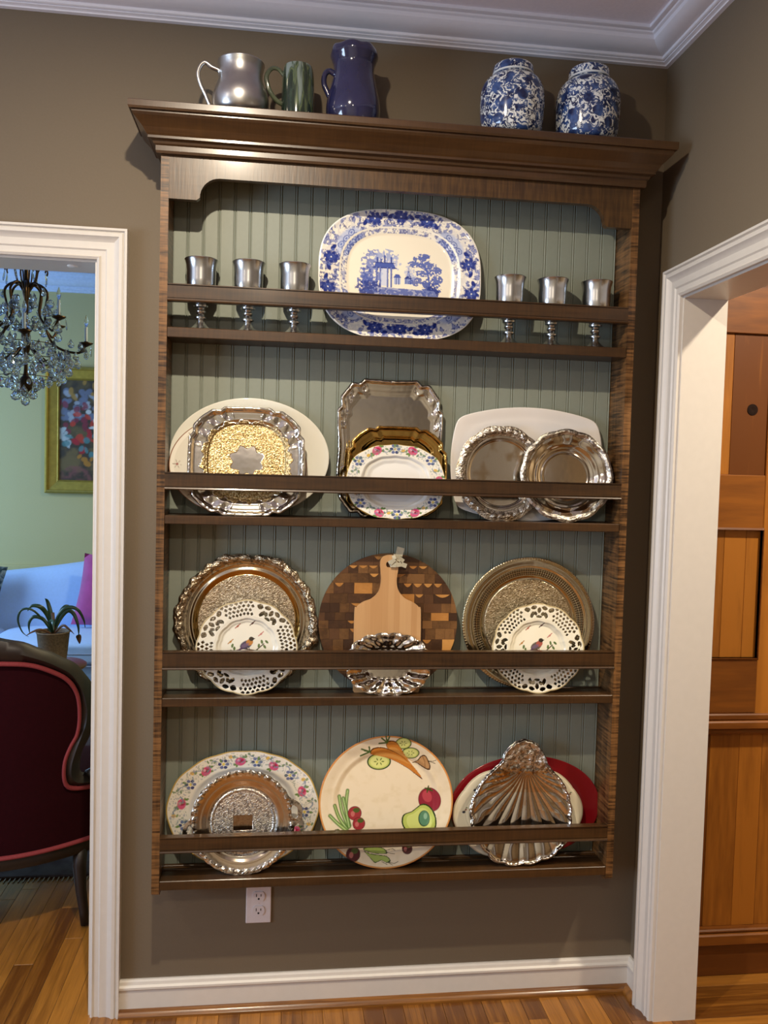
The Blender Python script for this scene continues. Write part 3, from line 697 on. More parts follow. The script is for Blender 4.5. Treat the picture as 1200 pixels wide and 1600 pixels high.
def p_roses(n, ph, wrx, wrz, w=1., sc=1.):
    def f(P, s, t):
        x, z = P.x, P.z
        P.put((s < .70).astype(float), '#e9e6e0')
        P.put((s > .985).astype(float), '#b79a4e')
        for k in range(n*4):
            a = ph+k*2*math.pi/(n*4); rr = .86+.05*math.sin(a*n*2.0)
            ca, sa = math.cos(a), math.sin(a); bx, bz = wrx(a)
            cx, cz = bx*rr, bz*rr; r_ = .0090*sc
            if k % 4 == 0:
                for j in range(7): P.ell(cx+1.5*r_*math.cos(j), cz+1.3*r_*math.sin(j*1.3), r_*.55, r_*.3, '#6c8a4c', rot=j*1.1)
                P.ell(cx, cz, r_*1.45, r_*1.15, '#d3577f', rot=a+1.57); P.ell(cx+r_*.2, cz+r_*.2, r_*.8, r_*.6, '#b32a55'); P.ell(cx-r_*.5, cz+r_*.3, r_*.45, r_*.35, '#efa3bb'); P.ell(cx+r_*.1, cz+.1*r_, r_*.3, r_*.3, '#8b1c3d')
            elif k % 4 == 2:
                for j in range(6): P.ell(cx+1.1*r_*math.cos(j*1.05), cz+1.1*r_*math.sin(j*1.05), r_*.5, r_*.42, '#3c4674' if j % 2 else '#66709c')
                P.ell(cx, cz, r_*.4, r_*.4, '#e7cf64'); P.ell(cx+1.9*r_*math.cos(a), cz+1.9*r_*math.sin(a)*.6, r_*.6, r_*.3, '#6c8a4c', rot=a)
            elif k % 4 == 1:
                P.ell(cx, cz, r_*.6, r_*.5, '#dcb65c'); P.ell(cx+r_, cz, r_*.5, r_*.3, '#879e62', rot=1)
            else:
                for j in range(3): P.ell(cx+r_*(j-1), cz+r_*.5*(j % 2), r_*.5, r_*.28, '#7f9470', rot=a+j)
        nb = fbm(x*170, z*170, 6, 3); bd = (s > .74) & (s < .97)
        P.put((bd & (nb > .66)).astype(float), '#7c8f86', .6); P.put((bd & (nb < .30)).astype(float), '#6f7fa4', .6)
        wav = .855+.055*np.sin(t*n*2+.6); P.put((np.abs(s-wav) < .010).astype(float)*(np.sin(t*n*4+1) > -.3), '#7388a0', .85)
        wav = .84-.06*np.sin(t*n*3+2); P.put((np.abs(s-wav) < .006).astype(float)*(np.sin(t*n*3) > .1), '#8ba08c', .8)
    return f
def _o(f):
    return lambda a: tuple(float(v) for v in (lambda q: (q[0][0], q[1][0]))(f(np.array([a]))))
of2 = superell(.270, .203, 2.35); of2w = lambda t: tuple(v*(1+.008*np.cos(12*t)) for v in of2(t))
dish('platter', of2w, prof((0, .016), (.50, .016), (.62, .012), (.72, .004), (1, 0)), M_china, .722, Z2, .203, -.092, .15,
     'small oval china dish with pink rose border, front centre of the second shelf', 'platter', paint=p_roses(6, R(62), _o(of2), None), base='#ebe6da', nt=520, nr=110)
def sq_plate(w, h, a, b, sharp=10):
    def f(t):
        c, s = np.abs(np.cos(t))+1e-6, np.abs(np.sin(t))+1e-6
        # top arc: T s = h/2 - a (T c/(w/2))^2 ; side arc: T c = w/2 - b (T s/(h/2))^2
        A = a*(c/(w/2))**2; t1 = (-s+np.sqrt(s*s+4*A*h/2))/(2*A)
        B = b*(s/(h/2))**2; t2 = (-c+np.sqrt(c*c+4*B*w/2))/(2*B)
        k = (t1**-sharp+t2**-sharp)**(-1/sharp); return k*np.cos(t), k*np.sin(t)
    return f
dish('square_platter', sq_plate(.440, .318, .040, .030, 26), prof((0, .007), (.60, .007), (.80, .004), (1, 0)), M_china, 1.098, Z2, .318, -.046, .055,
     'large white platter with bowed sides and pointed corners, back right of the second shelf', 'platter', base='#e6e0da', nt=480)
def scal(n, amp): return lambda t: 1+amp*np.abs(np.cos(n*t/2))-amp
def p_patina(P, s, t, d=SILD):
    P.c[:, 3] = (s > .78)*.8
    n = fbm(P.x*40, P.z*40, 12, 3); P.put((n > .5).astype(float)*(n-.5)*4, d, .6)
    P.put(((s > .78) & (fbm(P.x*210, P.z*210, 5, 3) < .42)).astype(float), '#5d452a', .55)
dish('silver_plate', polar(.262, .270, scal(10, .035)), prof((0, .012), (.66, .012), (.70, .010), (.74, .005), (.9, .001), (1, .001)), M_silver, 1.020, Z2, .27, -.070, .090,
     'round silver plate with heavy embossed rim, overlapped by the silver bowl beside it', 'plate', base=SIL, paint=p_patina, nt=520, nr=120,
     relief=lambda s, t, x, z: lumps(s, t, 34, .89, .06, .0050, 7), inner=superell(.262*.76, .27*.76, 2), s_in=.76)
def p_bowl(P, s, t):
    P.c[:, 3] = (s > .87)*.9; P.put(((s > .86) & (fbm(P.x*200, P.z*200, 6, 3) < .42)).astype(float), '#4a3622', .6)
    P.put(((s > .46) & (s < .53)).astype(float), '#6a5236', .5)
dish('silver_bowl', polar(.268, .262, scal(12, .03)), prof((0, .018), (.46, .018), (.50, .0165), (.53, .018), (.60, .015), (.70, .009), (.84, .004), (.95, .000), (1, .002)), M_silver, 1.199, Z2, .262, -.096, .11,
     'round silver bowl with wavy scrolled edge, at the right end of the second shelf', 'bowl', base=SIL, nt=480, nr=110, paint=p_bowl,
     relief=lambda s, t, x, z: lumps(s, t, 24, .94, .035, .0034, 9)+.0022*np.sin(12*t)*np.clip((s-.6)/.3, 0, 1)*(s < .93), inner=superell(.268*.58, .262*.58, 2), s_in=.58)
# --- shelf 3
def p_engr(r0, r1=.0, gold=0.):
    def f(P, s, t):
        x, z = P.x, P.z; m = ((s < r0) & (s > r1)).astype(float); n = fbm(x*230, z*230, 4, 3)
        P.c[:, 3] = m*.75; P.put(m*(n < .42), '#6b583e', .42); P.put(m*(n > .6), '#f4e8ca', .6)
        P.put(((s > .8) & (fbm(x*190, z*190, 6, 3) < .42)).astype(float), '#52402c', .55)
        P.c[:, 3] = np.maximum(P.c[:, 3], (s > .86)*.7)
        if gold: P.put(((s > r0) & (s < r0+.06)).astype(float), '#b98d40', gold)
    return f
wob = lambda t: 1-.014*(1-np.cos(6*t+.4))-.012*(1-np.cos(9*t+2))-.010*(1-np.cos(23*t))+.006*np.sin(41*t)+.022*np.exp(-((((t+.25+np.pi) % (2*np.pi))-np.pi)/.16)**2)+.022*np.exp(-((((t-2.95+np.pi) % (2*np.pi))-np.pi)/.16)**2)
dish('silver_tray', polar(.398, .386, wob), prof((0, .008), (.66, .008), (.70, .0055), (.73, .003), (.77, .006), (.82, .003), (.95, .000), (1, .002)), M_silver2, .329, Z3, .374, -.046, .050,
     'large ornate silver tray with leafy scrolled rim, back left of the third shelf', 'tray', base='#d0c2a8', paint=p_engr(.66, 0, .9), nt=600, nr=140,
     relief=lambda s, t, x, z: lumps(s, t, 26, .92, .05, .0065, 11)+lumps(s, t, 60, .975, .02, .002, 4)-.003*(fbm(x*120, z*120, 31, 3)-.5)*np.clip((s-.84)/.04, 0, 1), inner=superell(.398*.80, .386*.80, 2), s_in=.80)
def lace(seed):
    """pattern of piercings in the rim: almond slots and small diamonds in alternating groups"""
    def f(s, t, x, z):
        h = np.zeros(len(s), bool); N = 8
        for k in range(N):
            c = k*2*np.pi/N+seed
            if k % 2 == 0:
                for r_ in (.70, .785, .87, .95):
                    off = 0 if r_ in (.70, .87) else .5
                    for j in range(-3, 4):
                        a = c+(j+off)*.105; d = (t-a+np.pi) % (2*np.pi)-np.pi
                        h |= (np.abs(d)/.044+np.abs(s-r_)/.040 < 1)
            else:
                for j, (da, r_, ra, rs_, tl) in enumerate([(-.30, .90, .040, .05, .8), (-.20, .76, .035, .06, -.6), (-.13, .91, .045, .035, 0), (0, .84, .030, .055, 0), (0, .70, .06, .022, 0), (.13, .91, .045, .035, 0), (.20, .76, .035, .06, .6), (.30, .90, .040, .05, -.8), (-.1, .77, .028, .04, .5), (.1, .77, .028, .04, -.5)]):
                    d = (t-c-da+np.pi) % (2*np.pi)-np.pi; u = d*.85; v = (s-r_)
                    ra, rs_ = ra*1.28, rs_*1.22; ca, sa = math.cos(tl), math.sin(tl); uu, vv = u*ca+v*sa, -u*sa+v*ca
                    h |= ((uu/ra)**2+(vv/rs_)**2 < 1)
        return h & (s > .66) & (s < .965)
    return f
class Shift(Paint):
    def __init__(s, P, k, dz): s.x = P.x/k; s.z = (P.z-dz)/k; s.c = P.c
    def put(s, m, col, a=1.):
        c = np.array(srgb(col)); m = np.clip(m*a, 0, 1)[:, None]; s.c[:, :3] = s.c[:, :3]*(1-m)+c*m
def paint_bird(flip, body, wing, scx):
    def f(P, s, t):
        k = flip; P = Shift(P, 1.3, .016)
        e = lambda x, z, a, b, c, rot=0, al=1.: P.ell(x*k, z, a, b, c, rot=rot*k, a=al)
        P.put((s > .975).astype(float), '#b09a62', .8)
        BR = '#4b3a2c'; GR = '#5d7040'
        P.line([(-.030*k, -.022), (-.008*k, -.016), (.018*k, -.020), (.034*k, -.006)], .0011, BR); P.line([(.006*k, -.018), (.026*k, -.026)], .001, BR)
        for q in ((-.030, -.010), (-.026, -.016), (.024, -.010), (.030, -.002), (.036, -.012), (.020, -.022), (.012, -.026), (-.018, -.024), (-.034, -.022), (.040, -.002)): e(q[0], q[1], .0042, .0022, GR, rot=q[0]*60)
        e(-.002, -.008, .0125, .0075, wing, rot=.45); e(.005, -.003, .007, .006, body, rot=.5); e(.0085, .004, .0048, .0042, '#3a3228'); e(.013, .0045, .003, .001, '#2a241e')
        P.line([(-.010*k, -.014), (-.022*k, -.024)], .0018, '#57405c'); e(-.004, -.009, .008, .0035, '#6f5a78', rot=.4, al=.7)
        P.line([(0, -.014), (.001*k, -.020)], .0006, BR); P.line([(.004*k, -.013), (.005*k, -.020)], .0006, BR)
        for q, c in (((-.020, .030), '#a05a48'), ((.028, .014), '#c08078'), ((-.034, -.002), '#b07a3a'), ((.010, .036), '#5b4038')):
            P.line([((q[0]-.005)*k, q[1]-.004), ((q[0]+.005)*k, q[1]+.005)], .0010, c); e(q[0], q[1], .003, .0018, c, rot=.7)
    return f
LP_ = prof((0, .012), (.50, .012), (.56, .009), (.62, .004), (.68, .003), (1, 0))
dish('lace_plate', polar(.270, .254, scal(12, .028)), LP_, M_china, .332, Z3, .25, -.090, .135,
     'pierced white lace-edged plate with dark-winged bird, front left of the third shelf', 'plate', 'lace-edged bird plates on the third shelf', hole=lace(.2), paint=paint_bird(1, '#b87a3a', '#4e4458', 1), base='#e9e4d4', nt=560, nr=110, thick=.003)
dish('lace_plate', polar(.266, .250, scal(12, .028)), LP_, M_china, 1.136, Z3, .247, -.094, .14,
     'pierced white lace-edged plate with rose-breasted bird, front right of the third shelf', 'plate', 'lace-edged bird plates on the third shelf', hole=lace(.75), paint=paint_bird(1, '#a8584a', '#5f5348', 1), base='#ece5cf', nt=560, nr=110, thick=.003)
def p_silver3R(P, s, t):
    c0 = P.c.copy(); p_engr(.66)(P, s, t); rim = s > .66; P.c[rim] = c0[rim]; P.put(((s > .93)).astype(float), '#d8c8a4', .5)
    m = (s > .735) & (s < .83); q = (np.abs(np.sin(t*70)) > .45) & (np.abs((s-.735) % .032-.016) > .004)
    P.put((m & q).astype(float), '#2e2418', .8); P.put(((s > .70) & (s < .73)).astype(float), '#c9a45a', .6)
dish('silver_tray', superell(.386, .374, 2.0), prof((0, .009), (.68, .009), (.72, .0065), (.84, .004), (.87, .001), (.95, -.001), (1, .001)), M_silver2, 1.119, Z3, .374, -.046, .050,
     'large round silver tray with beaded edge, back right of the third shelf', 'tray', base='#dccdaa', paint=p_silver3R, nt=560, nr=130,
     relief=lambda s, t, x, z: -.0012*np.abs(np.sin(t*75))*np.exp(-((s-.985)/.012)**2)-.001*np.abs(np.sin(t*70))*((s > .735) & (s < .83)))
# round end-grain board made of blocks
brd = empty('cutting_board', (.716, -.052, Z3), 'round end-grain cutting board of brown blocks, centre of the third shelf', 'cutting board')
brd.rotation_euler = (-math.atan(.042), 0, 0)
RX, RZ = .193, .190
M_endg = [wood('end_grain_'+n_, a_, b_, 'Y', 1.3, .4, ring=16, rnd=.5) for n_, a_, b_ in (('dark', '#3b2516', '#5c3d25'), ('middle', '#4a3019', '#7a5530'), ('light', '#a87238', '#c08a4a'))]
body = G().prism([(RX*.996*math.cos(a), RZ+RZ*.996*math.sin(a)) for a in [2*math.pi*k/96 for k in range(96)]], .002, .018).to('board_body', M_endg[0], brd, off=(0, 0, 0), auto=40)
def clip_ell(poly, rx, rz, n=64):
    out = poly
    for k in range(n):
        a = 2*math.pi*k/n; nx, nz = math.cos(a)/rx, math.sin(a)/rz; res = []
        f = lambda p: p[0]*nx+(p[1]-RZ)*nz-1
        for i in range(len(out)):
            p, q = out[i], out[(i+1) % len(out)]; fp, fq = f(p), f(q)
            if fp <= 0: res.append(p)
            if (fp < 0) != (fq < 0) and fp != fq:
                u = fp/(fp-fq); res.append((p[0]+(q[0]-p[0])*u, p[1]+(q[1]-p[1])*u))
        out = res
        if len(out) < 3: return []
    return out
rb = random.Random(11); z = 0.; row = 0
while z < 2*RZ-.004:
    hh = rb.choice((.026, .030, .022)); x = -RX-.01*(row % 3)
    while x < RX:
        ww = rb.choice((.027, .029, .05)); 
        pl = clip_ell([(x+.0002, z+.0002), (x+ww-.0002, z+.0002), (x+ww-.0002, z+hh-.0002), (x+.0002, z+hh-.0002)], RX, RZ)
        if len(pl) >= 3:
            ar_ = abs(sum(pl[i][0]*pl[(i+1) % len(pl)][1]-pl[(i+1) % len(pl)][0]*pl[i][1] for i in range(len(pl))))/2
            if ar_ > 2e-5:
                r_ = rb.random(); o = G().prism(pl, -rb.uniform(0, .0006), .003).to('wood_block', M_endg[0 if r_ < .52 else (1 if r_ < .91 else 2)], brd, off=(0, 0, 0))
                if .33 < r_ < .58 and ar_ > .93*ww*hh:   # sapwood corner inlay: part of the block's own end grain
                    cxs = x+ww*.5; g = G(); g.prism([(x+ww*.08, z+hh*.97)]+[(x+ww*.08+ww*.84*u, z+hh*.97-hh*.35*math.sin(math.pi*u)) for u in (.0, .15, .3, .5, .7, .85, 1.)][1:-1]+[(x+ww*.92, z+hh*.97)], -.0009, .001)
                    g.to('sapwood', M_endg[2], o, off=(0, 0, 0))
        x += ww
    z += hh; row += 1
# paddle board
pad = empty('paddle_board', (.712, -.064, Z3), 'pale bamboo paddle board with handle and hole, leaning on the round cutting board', 'cutting board')
pad.rotation_euler = (-math.atan(.043), 0, 0)
pp = [(-.018, .372), (0, .378), (.018, .374), (.026, .360), (.025, .334), (.022, .307), (.027, .281), (.045, .259), (.070, .247), (.085, .234), (.0915, .211), (.0915, .004), (.088, .0), (-.088, .0), (-.0915, .004), (-.0925, .211), (-.086, .233), (-.069, .247), (-.045, .257), (-.027, .276), (-.021, .305), (-.023, .334), (-.024, .358)]
top = smooth_curve(pp[:12], 5, closed=False); bot = smooth_curve(pp[14:]+[pp[0]], 5, closed=False)
outl_p = top+[pp[12], pp[13]]+bot[:-1]
bm = bmesh.new(); vo = [bm.verts.new((x, -.006, z)) for x, z in outl_p]; eo = [bm.edges.new((vo[i], vo[(i+1) % len(vo)])) for i in range(len(vo))]
hx, hz, hr = 0, .351, .0085
vh = [bm.verts.new((hx+hr*math.cos(2*math.pi*k/20), -.006, hz+hr*math.sin(2*math.pi*k/20))) for k in range(20)]; eh = [bm.edges.new((vh[i], vh[(i+1) % 20])) for i in range(20)]
bmesh.ops.triangle_fill(bm, use_beauty=True, edges=eo+eh)
fs_ = [f for f in bm.faces]; hf = [f for f in fs_ if math.hypot(f.calc_center_median().x-hx, f.calc_center_median().z-hz) < hr*.8]
bmesh.ops.delete(bm, geom=hf, context='FACES')
ex = bmesh.ops.extrude_face_region(bm, geom=bm.faces[:]); bmesh.ops.translate(bm, verts=[v for v in ex['geom'] if isinstance(v, bmesh.types.BMVert)], vec=(0, .012, 0))
bmesh.ops.recalc_face_normals(bm, faces=bm.faces)
me = bpy.data.meshes.new('board'); bm.to_mesh(me); bm.free()
M_bam, nt_, b_ = new_mat('bamboo_staves')
tc = nd(nt_, 'ShaderNodeTexCoord'); sx = nd(nt_, 'ShaderNodeSeparateXYZ'); L(nt_, tc.outputs['Object'], sx.inputs[0])
m1 = nd(nt_, 'ShaderNodeMath', operation='MULTIPLY'); m1.inputs[1].default_value = 62; L(nt_, sx.outputs['X'], m1.inputs[0])
f1 = nd(nt_, 'ShaderNodeMath', operation='FLOOR'); L(nt_, m1.outputs[0], f1.inputs[0])
wn = nd(nt_, 'ShaderNodeTexWhiteNoise', noise_dimensions='1D'); L(nt_, f1.outputs[0], wn.inputs['W'])
mp_ = nd(nt_, 'ShaderNodeMapping'); mp_.inputs['Scale'].default_value = (420, 10, 9); L(nt_, tc.outputs['Object'], mp_.inputs['Vector'])
n_ = nd(nt_, 'ShaderNodeTexNoise'); n_.inputs['Scale'].default_value = 1; L(nt_, mp_.outputs[0], n_.inputs['Vector'])
mx_ = nd(nt_, 'ShaderNodeMix', data_type='FLOAT'); mx_.inputs[0].default_value = .4; L(nt_, wn.outputs['Value'], mx_.inputs[2]); L(nt_, n_.outputs['Fac'], mx_.inputs[3])
rp_ = nd(nt_, 'ShaderNodeValToRGB'); rp_.color_ramp.elements[0].color = srgb('#b98a58')+(1,); rp_.color_ramp.elements[1].color = srgb('#d4aa78')+(1,)
L(nt_, mx_.outputs[0], rp_.inputs['Fac']); L(nt_, rp_.outputs['Color'], b_.inputs['Base Color']); b_.inputs['Roughness'].default_value = .5
link('board', me, M_bam, pad)
M_rib = plain('translucent_ribbon', '#b9b39c', .4, var=.1, coat=.3)
g = G()
for pts_, w_ in (([(.0, -.007, .351), (.010, -.012, .356), (.020, -.010, .362), (.026, -.007, .375), (.032, -.006, .398)], .010), ([(.004, -.011, .350), (.018, -.012, .350), (.034, -.009, .352), (.048, -.008, .347)], .006), ([(.002, -.013, .353), (.014, -.015, .366), (.010, -.012, .376), (.024, -.010, .372), (.040, -.007, .360)], .005)):
    for i in range(len(pts_)-1):
        a, b = Vector(pts_[i]), Vector(pts_[i+1]); d = (b-a).normalized(); n2 = Vector((-d.z, 0, d.x))*w_
        tw = Vector((0, -.0012, 0)); g.add([a-n2, a+n2, b+n2*1.05, b-n2, a-n2+tw, a+n2+tw, b+n2*1.05+tw, b-n2+tw], [(0, 1, 2, 3), (7, 6, 5, 4), (0, 4, 5, 1), (1, 5, 6, 2), (2, 6, 7, 3), (3, 7, 4, 0)])
g.to('ribbon', M_rib, pad, off=(0, 0, 0))
def flute(n, amp): return lambda s, t, x, z: amp*np.cos(n*t)*np.clip((s-.42)/.35, 0, 1)*(1-np.clip((s-.97)/.03, 0, 1)*.5)
sh_out = polar(.236, .170, lambda t: 1-.05*(1-np.abs(np.cos(9*t))**.6)+.05*np.abs(np.sin(2*t))**2)
dish('silver_dish', sh_out, prof((0, .014), (.48, .014), (.56, .012), (.78, .006), (.94, .001), (1, .002)), M_silver, .714, Z3, .158, -.104, .20,
     'small oblong silver dish with deeply fluted sides, front centre of the third shelf', 'dish', base=SIL, relief=flute(18, .0026), nt=480, nr=90, inner=superell(.120, .082, 3), s_in=.50)
# --- shelf 4
of4 = superell(.414, .316, 2.05); of4w = lambda t: tuple(v*(1+.006*np.cos(14*t)) for v in of4(t))
dish('platter', of4w, prof((0, .008), (.62, .008), (.72, .003), (1, 0)), M_china, .330, Z4+.003, .316, -.048, .060,
     'large oval platter with pink rose border, back left of the bottom shelf', 'platter', paint=p_roses(9, R(15), _o(of4), None, sc=1.05), base='#eae5d8', nt=640, nr=120)
def silver4_out(t):
    b = np.ones_like(t)*1.0; 
    for a, w_, h_ in ((R(10), .22, .155), (R(190), .20, .15)):
        d = (t-a+np.pi) % (2*np.pi)-np.pi; b = b+h_*np.exp(-(d/w_)**4)
    return (1-.006*(1-np.cos(30*t)))*b*.141*np.cos(t), (1-.006*(1-np.cos(30*t)))*b*.139*np.sin(t)
def hole4(s, t, x, z):
    h = np.zeros(len(s), bool)
    for a in (R(10), R(190)):
        d = (t-a+np.pi) % (2*np.pi)-np.pi; r_ = np.hypot(x, z); h |= (((r_-.1405)/.008)**2+(d/.13)**2 < 1)
    return h
def p4(P, s, t):
    r_ = np.hypot(P.x, P.z)/.139; n = fbm(P.x*250, P.z*250, 4, 3); m = (r_ < .66).astype(float)
    P.c[:, 3] = m*.85; P.put(m*(n < .42), '#5a4a36', .6); P.put(m*(n > .6), '#efe6cf', .6)
    m2 = ((np.abs(P.x) < .026) & (np.abs(P.z+.005) < .020)).astype(float); P.c[:, 3] *= (1-m2); P.put(m2, '#a8825a', .8)
    P.put(((r_ > .90) & (fbm(P.x*210, P.z*210, 6, 3) < .42)).astype(float), '#52402c', .6); P.put(((r_ > .7) & (r_ < .88)).astype(float), '#c49a5e', .35)
dish('handled_tray', silver4_out, prof((0, .014), (.56, .014), (.60, .012), (.63, .0135), (.68, .009), (.80, .004), (.92, .001), (1, .001)), M_silver2, .330, Z4, .278, -.094, .14,
     'round engraved silver tray with small side handles, front left of the bottom shelf', 'tray', base=SIL, paint=p4, nt=640, nr=120, hole=hole4, thick=.003,
     relief=lambda s, t, x, z: lumps(np.hypot(x, z)/.139, t, 44, .95, .045, .0032, 13), inner=superell(.235, .232, 2), s_in=.84)
def paint_veg(P, s, t):
    x, z = P.x, P.z; q = lambda u, v: ((u-589)/500*.1865, -(v-586)/500*.1865)
    Q = lambda pts: [q(*p) for p in pts]
    n = fbm(x*60, z*60, 2, 3); P.put(np.ones(len(x)), '#e6d6b8'); P.put((n > .5).astype(float)*(n-.5)*2, '#dccaa6')
    P.put((s > .972).astype(float), '#cf9658'); P.put((s > .99).astype(float), '#c87a3c')
    DG = '#2f4a22'; 
    def disk(u, v, ru, rv, seeds=True, rot=0):
        a, b = q(u, v); k = .1865/500; P.ell(a, b, ru*k, rv*k, '#2c4420', rot=rot, soft=.05); P.ell(a, b, ru*k*.88, rv*k*.86, '#b9c268', rot=rot, soft=.05); P.ell(a, b, ru*k*.72, rv*k*.7, '#d6d884', rot=rot)
        if seeds:
            for j in range(6): P.ell(a+ru*k*.33*math.cos(j*1.05), b+rv*k*.33*math.sin(j*1.05), ru*k*.12, rv*k*.06, '#5b6a2a', rot=j*1.05)
    disk(712, 162, 60, 44); disk(768, 236, 66, 42); disk(533, 298, 88, 60)
    # onion
    P.poly(Q(smooth_curve([(780, 312), (820, 290), (850, 256), (880, 252), (905, 290), (920, 330), (916, 360), (890, 358), (850, 335), (815, 312)], 5)), '#4c3220'); P.poly(Q(smooth_curve([(800, 310), (825, 293), (852, 264), (878, 260), (898, 294), (912, 330), (908, 350), (888, 349), (852, 328), (818, 308)], 5)), '#b48a5c')
    P.line(Q([(860, 262), (878, 300), (880, 345)]), .0008, '#7b5534'); P.line(Q([(905, 295), (935, 298), (962, 288)]), .0008, '#4c4030'); P.line(Q([(905, 298), (935, 306), (955, 314)]), .0008, '#4c4030')
    for c1 in ([(585, 150), (620, 138), (655, 148), (690, 190), (720, 240), (765, 305), (862, 432), (740, 318), (680, 272), (620, 225), (588, 190)], [(462, 225), (480, 198), (530, 188), (590, 198), (660, 232), (720, 272), (770, 325), (866, 436), (750, 352), (660, 300), (580, 268), (480, 245)]):
        P.poly(Q(smooth_curve(c1, 5)), '#5c2f12'); cm = np.mean(c1, 0); ci = [((p[0]-cm[0])*.95+cm[0], (p[1]-cm[1])*.90+cm[1]) for p in c1]; P.poly(Q(smooth_curve(ci, 5)), '#c0782f')
        P.poly(Q(smooth_curve([((p[0]-cm[0])*.7+cm[0]-10, (p[1]-cm[1])*.4+cm[1]-8) for p in c1], 5)), '#d29a50', .6)
    for b in ((590, 155, [(530, 160), (548, 120), (580, 108), (606, 110)]), (462, 222, [(392, 250), (398, 200), (420, 212), (455, 185)])):
        for e in b[2]: P.line(Q([(b[0], b[1]), e]), .0022, '#4f6a30'); P.line(Q([(b[0], b[1]), e]), .0008, '#2c4420')
    # tomato and avocado
    P.ell(*q(918, 585), .0305, .0335, '#4e1018', rot=.5, soft=.04); P.ell(*q(918, 585), .0285, .0315, '#8e2838', rot=.5, soft=.1); P.ell(*q(900, 560), .012, .016, '#c9535c', rot=.5, a=.6)
    for e in ((885, 500), (910, 485), (940, 520), (900, 530), (925, 505)): P.line(Q([(905, 508), e]), .0018, '#39501f')
    av = [(722, 690), (780, 668), (820, 640), (860, 615), (905, 622), (945, 660), (968, 720), (965, 790), (930, 830), (850, 850), (770, 835), (725, 790), (708, 740)]
    P.poly(Q(smooth_curve(av, 5)), '#2a3c1a'); cm = np.mean(av, 0); P.poly(Q(smooth_curve([((p[0]-cm[0])*.92+cm[0], (p[1]-cm[1])*.91+cm[1]) for p in av], 5)), '#b8c462'); P.poly(Q(smooth_curve([((p[0]-cm[0])*.72+cm[0], (p[1]-cm[1])*.72+cm[1]) for p in av], 5)), '#d2d97e', .8)
    P.ell(*q(878, 722), .0158, .0215, '#2f4a3a', soft=.05); P.ell(*q(880, 720), .0135, .0190, '#5c8a6a'); P.ell(*q(888, 705), .005, .008, '#9cc4a4', a=.8)
    # spring onions and radishes, lower left
    for e in ([(300, 505), (290, 640), (320, 760)], [(238, 545), (262, 660), (310, 770)], [(205, 610), (240, 700), (300, 785)], [(170, 680), (225, 735), (290, 790)], [(268, 560), (290, 650), (315, 770)]):
        P.line(Q(smooth_curve(e, 6, False)), .0048, '#3c5a28'); P.line(Q(smooth_curve(e, 6, False)), .0034, '#7c9c54'); P.line(Q(smooth_curve(e, 6, False)), .0010, '#b6c88c')
    for u, v, r_ in ((355, 672, 48), (387, 748, 44), (345, 960, 50), (218, 810, 28), (750, 935, 36)):
        cc = '#4c1a20' if u in (218, 750, 345) else '#9a3438'; k = .1865/500; P.ell(*q(u, v), r_*k*1.05, r_*k*1.05, '#3c1014', soft=.05); P.ell(*q(u, v), r_*k*.95, r_*k*.95, cc); P.ell(*q(u+12, v-22), r_*k*.5, r_*k*.35, '#4c5a28'); P.ell(*q(u-14, v+4), r_*k*.3, r_*k*.4, '#e08a80', a=.45)
    for c1 in ([(420, 925), (470, 915), (560, 925), (600, 955), (585, 968), (500, 960), (445, 945)], [(425, 940), (470, 960), (540, 972), (600, 985), (625, 1015), (600, 1030), (560, 1012), (530, 1020), (505, 1025), (470, 990)]):
        P.poly(Q(smooth_curve(c1, 5)), '#33481e'); cm = np.mean(c1, 0); P.poly(Q(smooth_curve([((p[0]-cm[0])*.9+cm[0], (p[1]-cm[1])*.8+cm[1]) for p in c1], 5)), '#9fb25c')
    for e in ([(590, 945), (640, 935), (660, 945)], [(590, 955), (630, 965), (655, 968)], [(615, 1025), (650, 1035), (680, 1022)], [(610, 1028), (640, 1045)], [(560, 1020), (600, 1040)]): P.line(Q(e), .0007, '#3a3a26')
dish('dinner_platter', superell(.375, .360, 2.0), prof((0, .012), (.70, .012), (.80, .006), (1, 0)), M_glaze, .722, Z4, .36, -.084, .125,
     'large round cream platter painted with carrots, cucumber, avocado and radishes, centre of the bottom shelf', 'platter', paint=paint_veg, base='#e6d6b8', nt=640, nr=150)
dish('oval_platter', superell(.440, .288, 2.05), prof((0, .006), (.66, .006), (.8, .003), (1, 0)), M_glaze, 1.128, Z4+.003, .288, -.045, .060,
     'glossy red oval platter, back right of the bottom shelf', 'platter', base='#7c121a')
def p_cream(P, s, t):
    P.put((s > .975).astype(float), '#9a8468', .6); P.put(((s > .80) & (s < .815)).astype(float), '#b9ae90', .4)
    for a in (1.9, 2.5, 3.1, .4, 1.2, 4., 5.2):
        cx, cz = .158*math.cos(a), .108*math.sin(a)
        P.ell(cx, cz, .0045, .0035, '#2c2a3c'); P.ell(cx+.006, cz+.006, .003, .002, '#8c3a34'); P.line([(cx, cz), (cx+.008, cz+.012)], .0007, '#4c4a34'); P.ell(cx+.008, cz+.011, .003, .0014, '#5c6a44')
brk = superell(.376, .264, 2.1)
dish('oval_plate', lambda t: tuple(v*(1-.016*(1-np.abs(np.cos(4*t))**.5)+.012*np.cos(8*t)) for v in brk(t)), prof((0, .008), (.66, .008), (.78, .003), (.95, -.001), (1, 0)), M_china, 1.102, Z4+.003, .262, -.066, .09,
     'cream oval plate with bracketed rim and tiny flowers, between red platter and silver shell dish', 'plate', paint=p_cream, base='#ddd3b8', nt=560, nr=100)
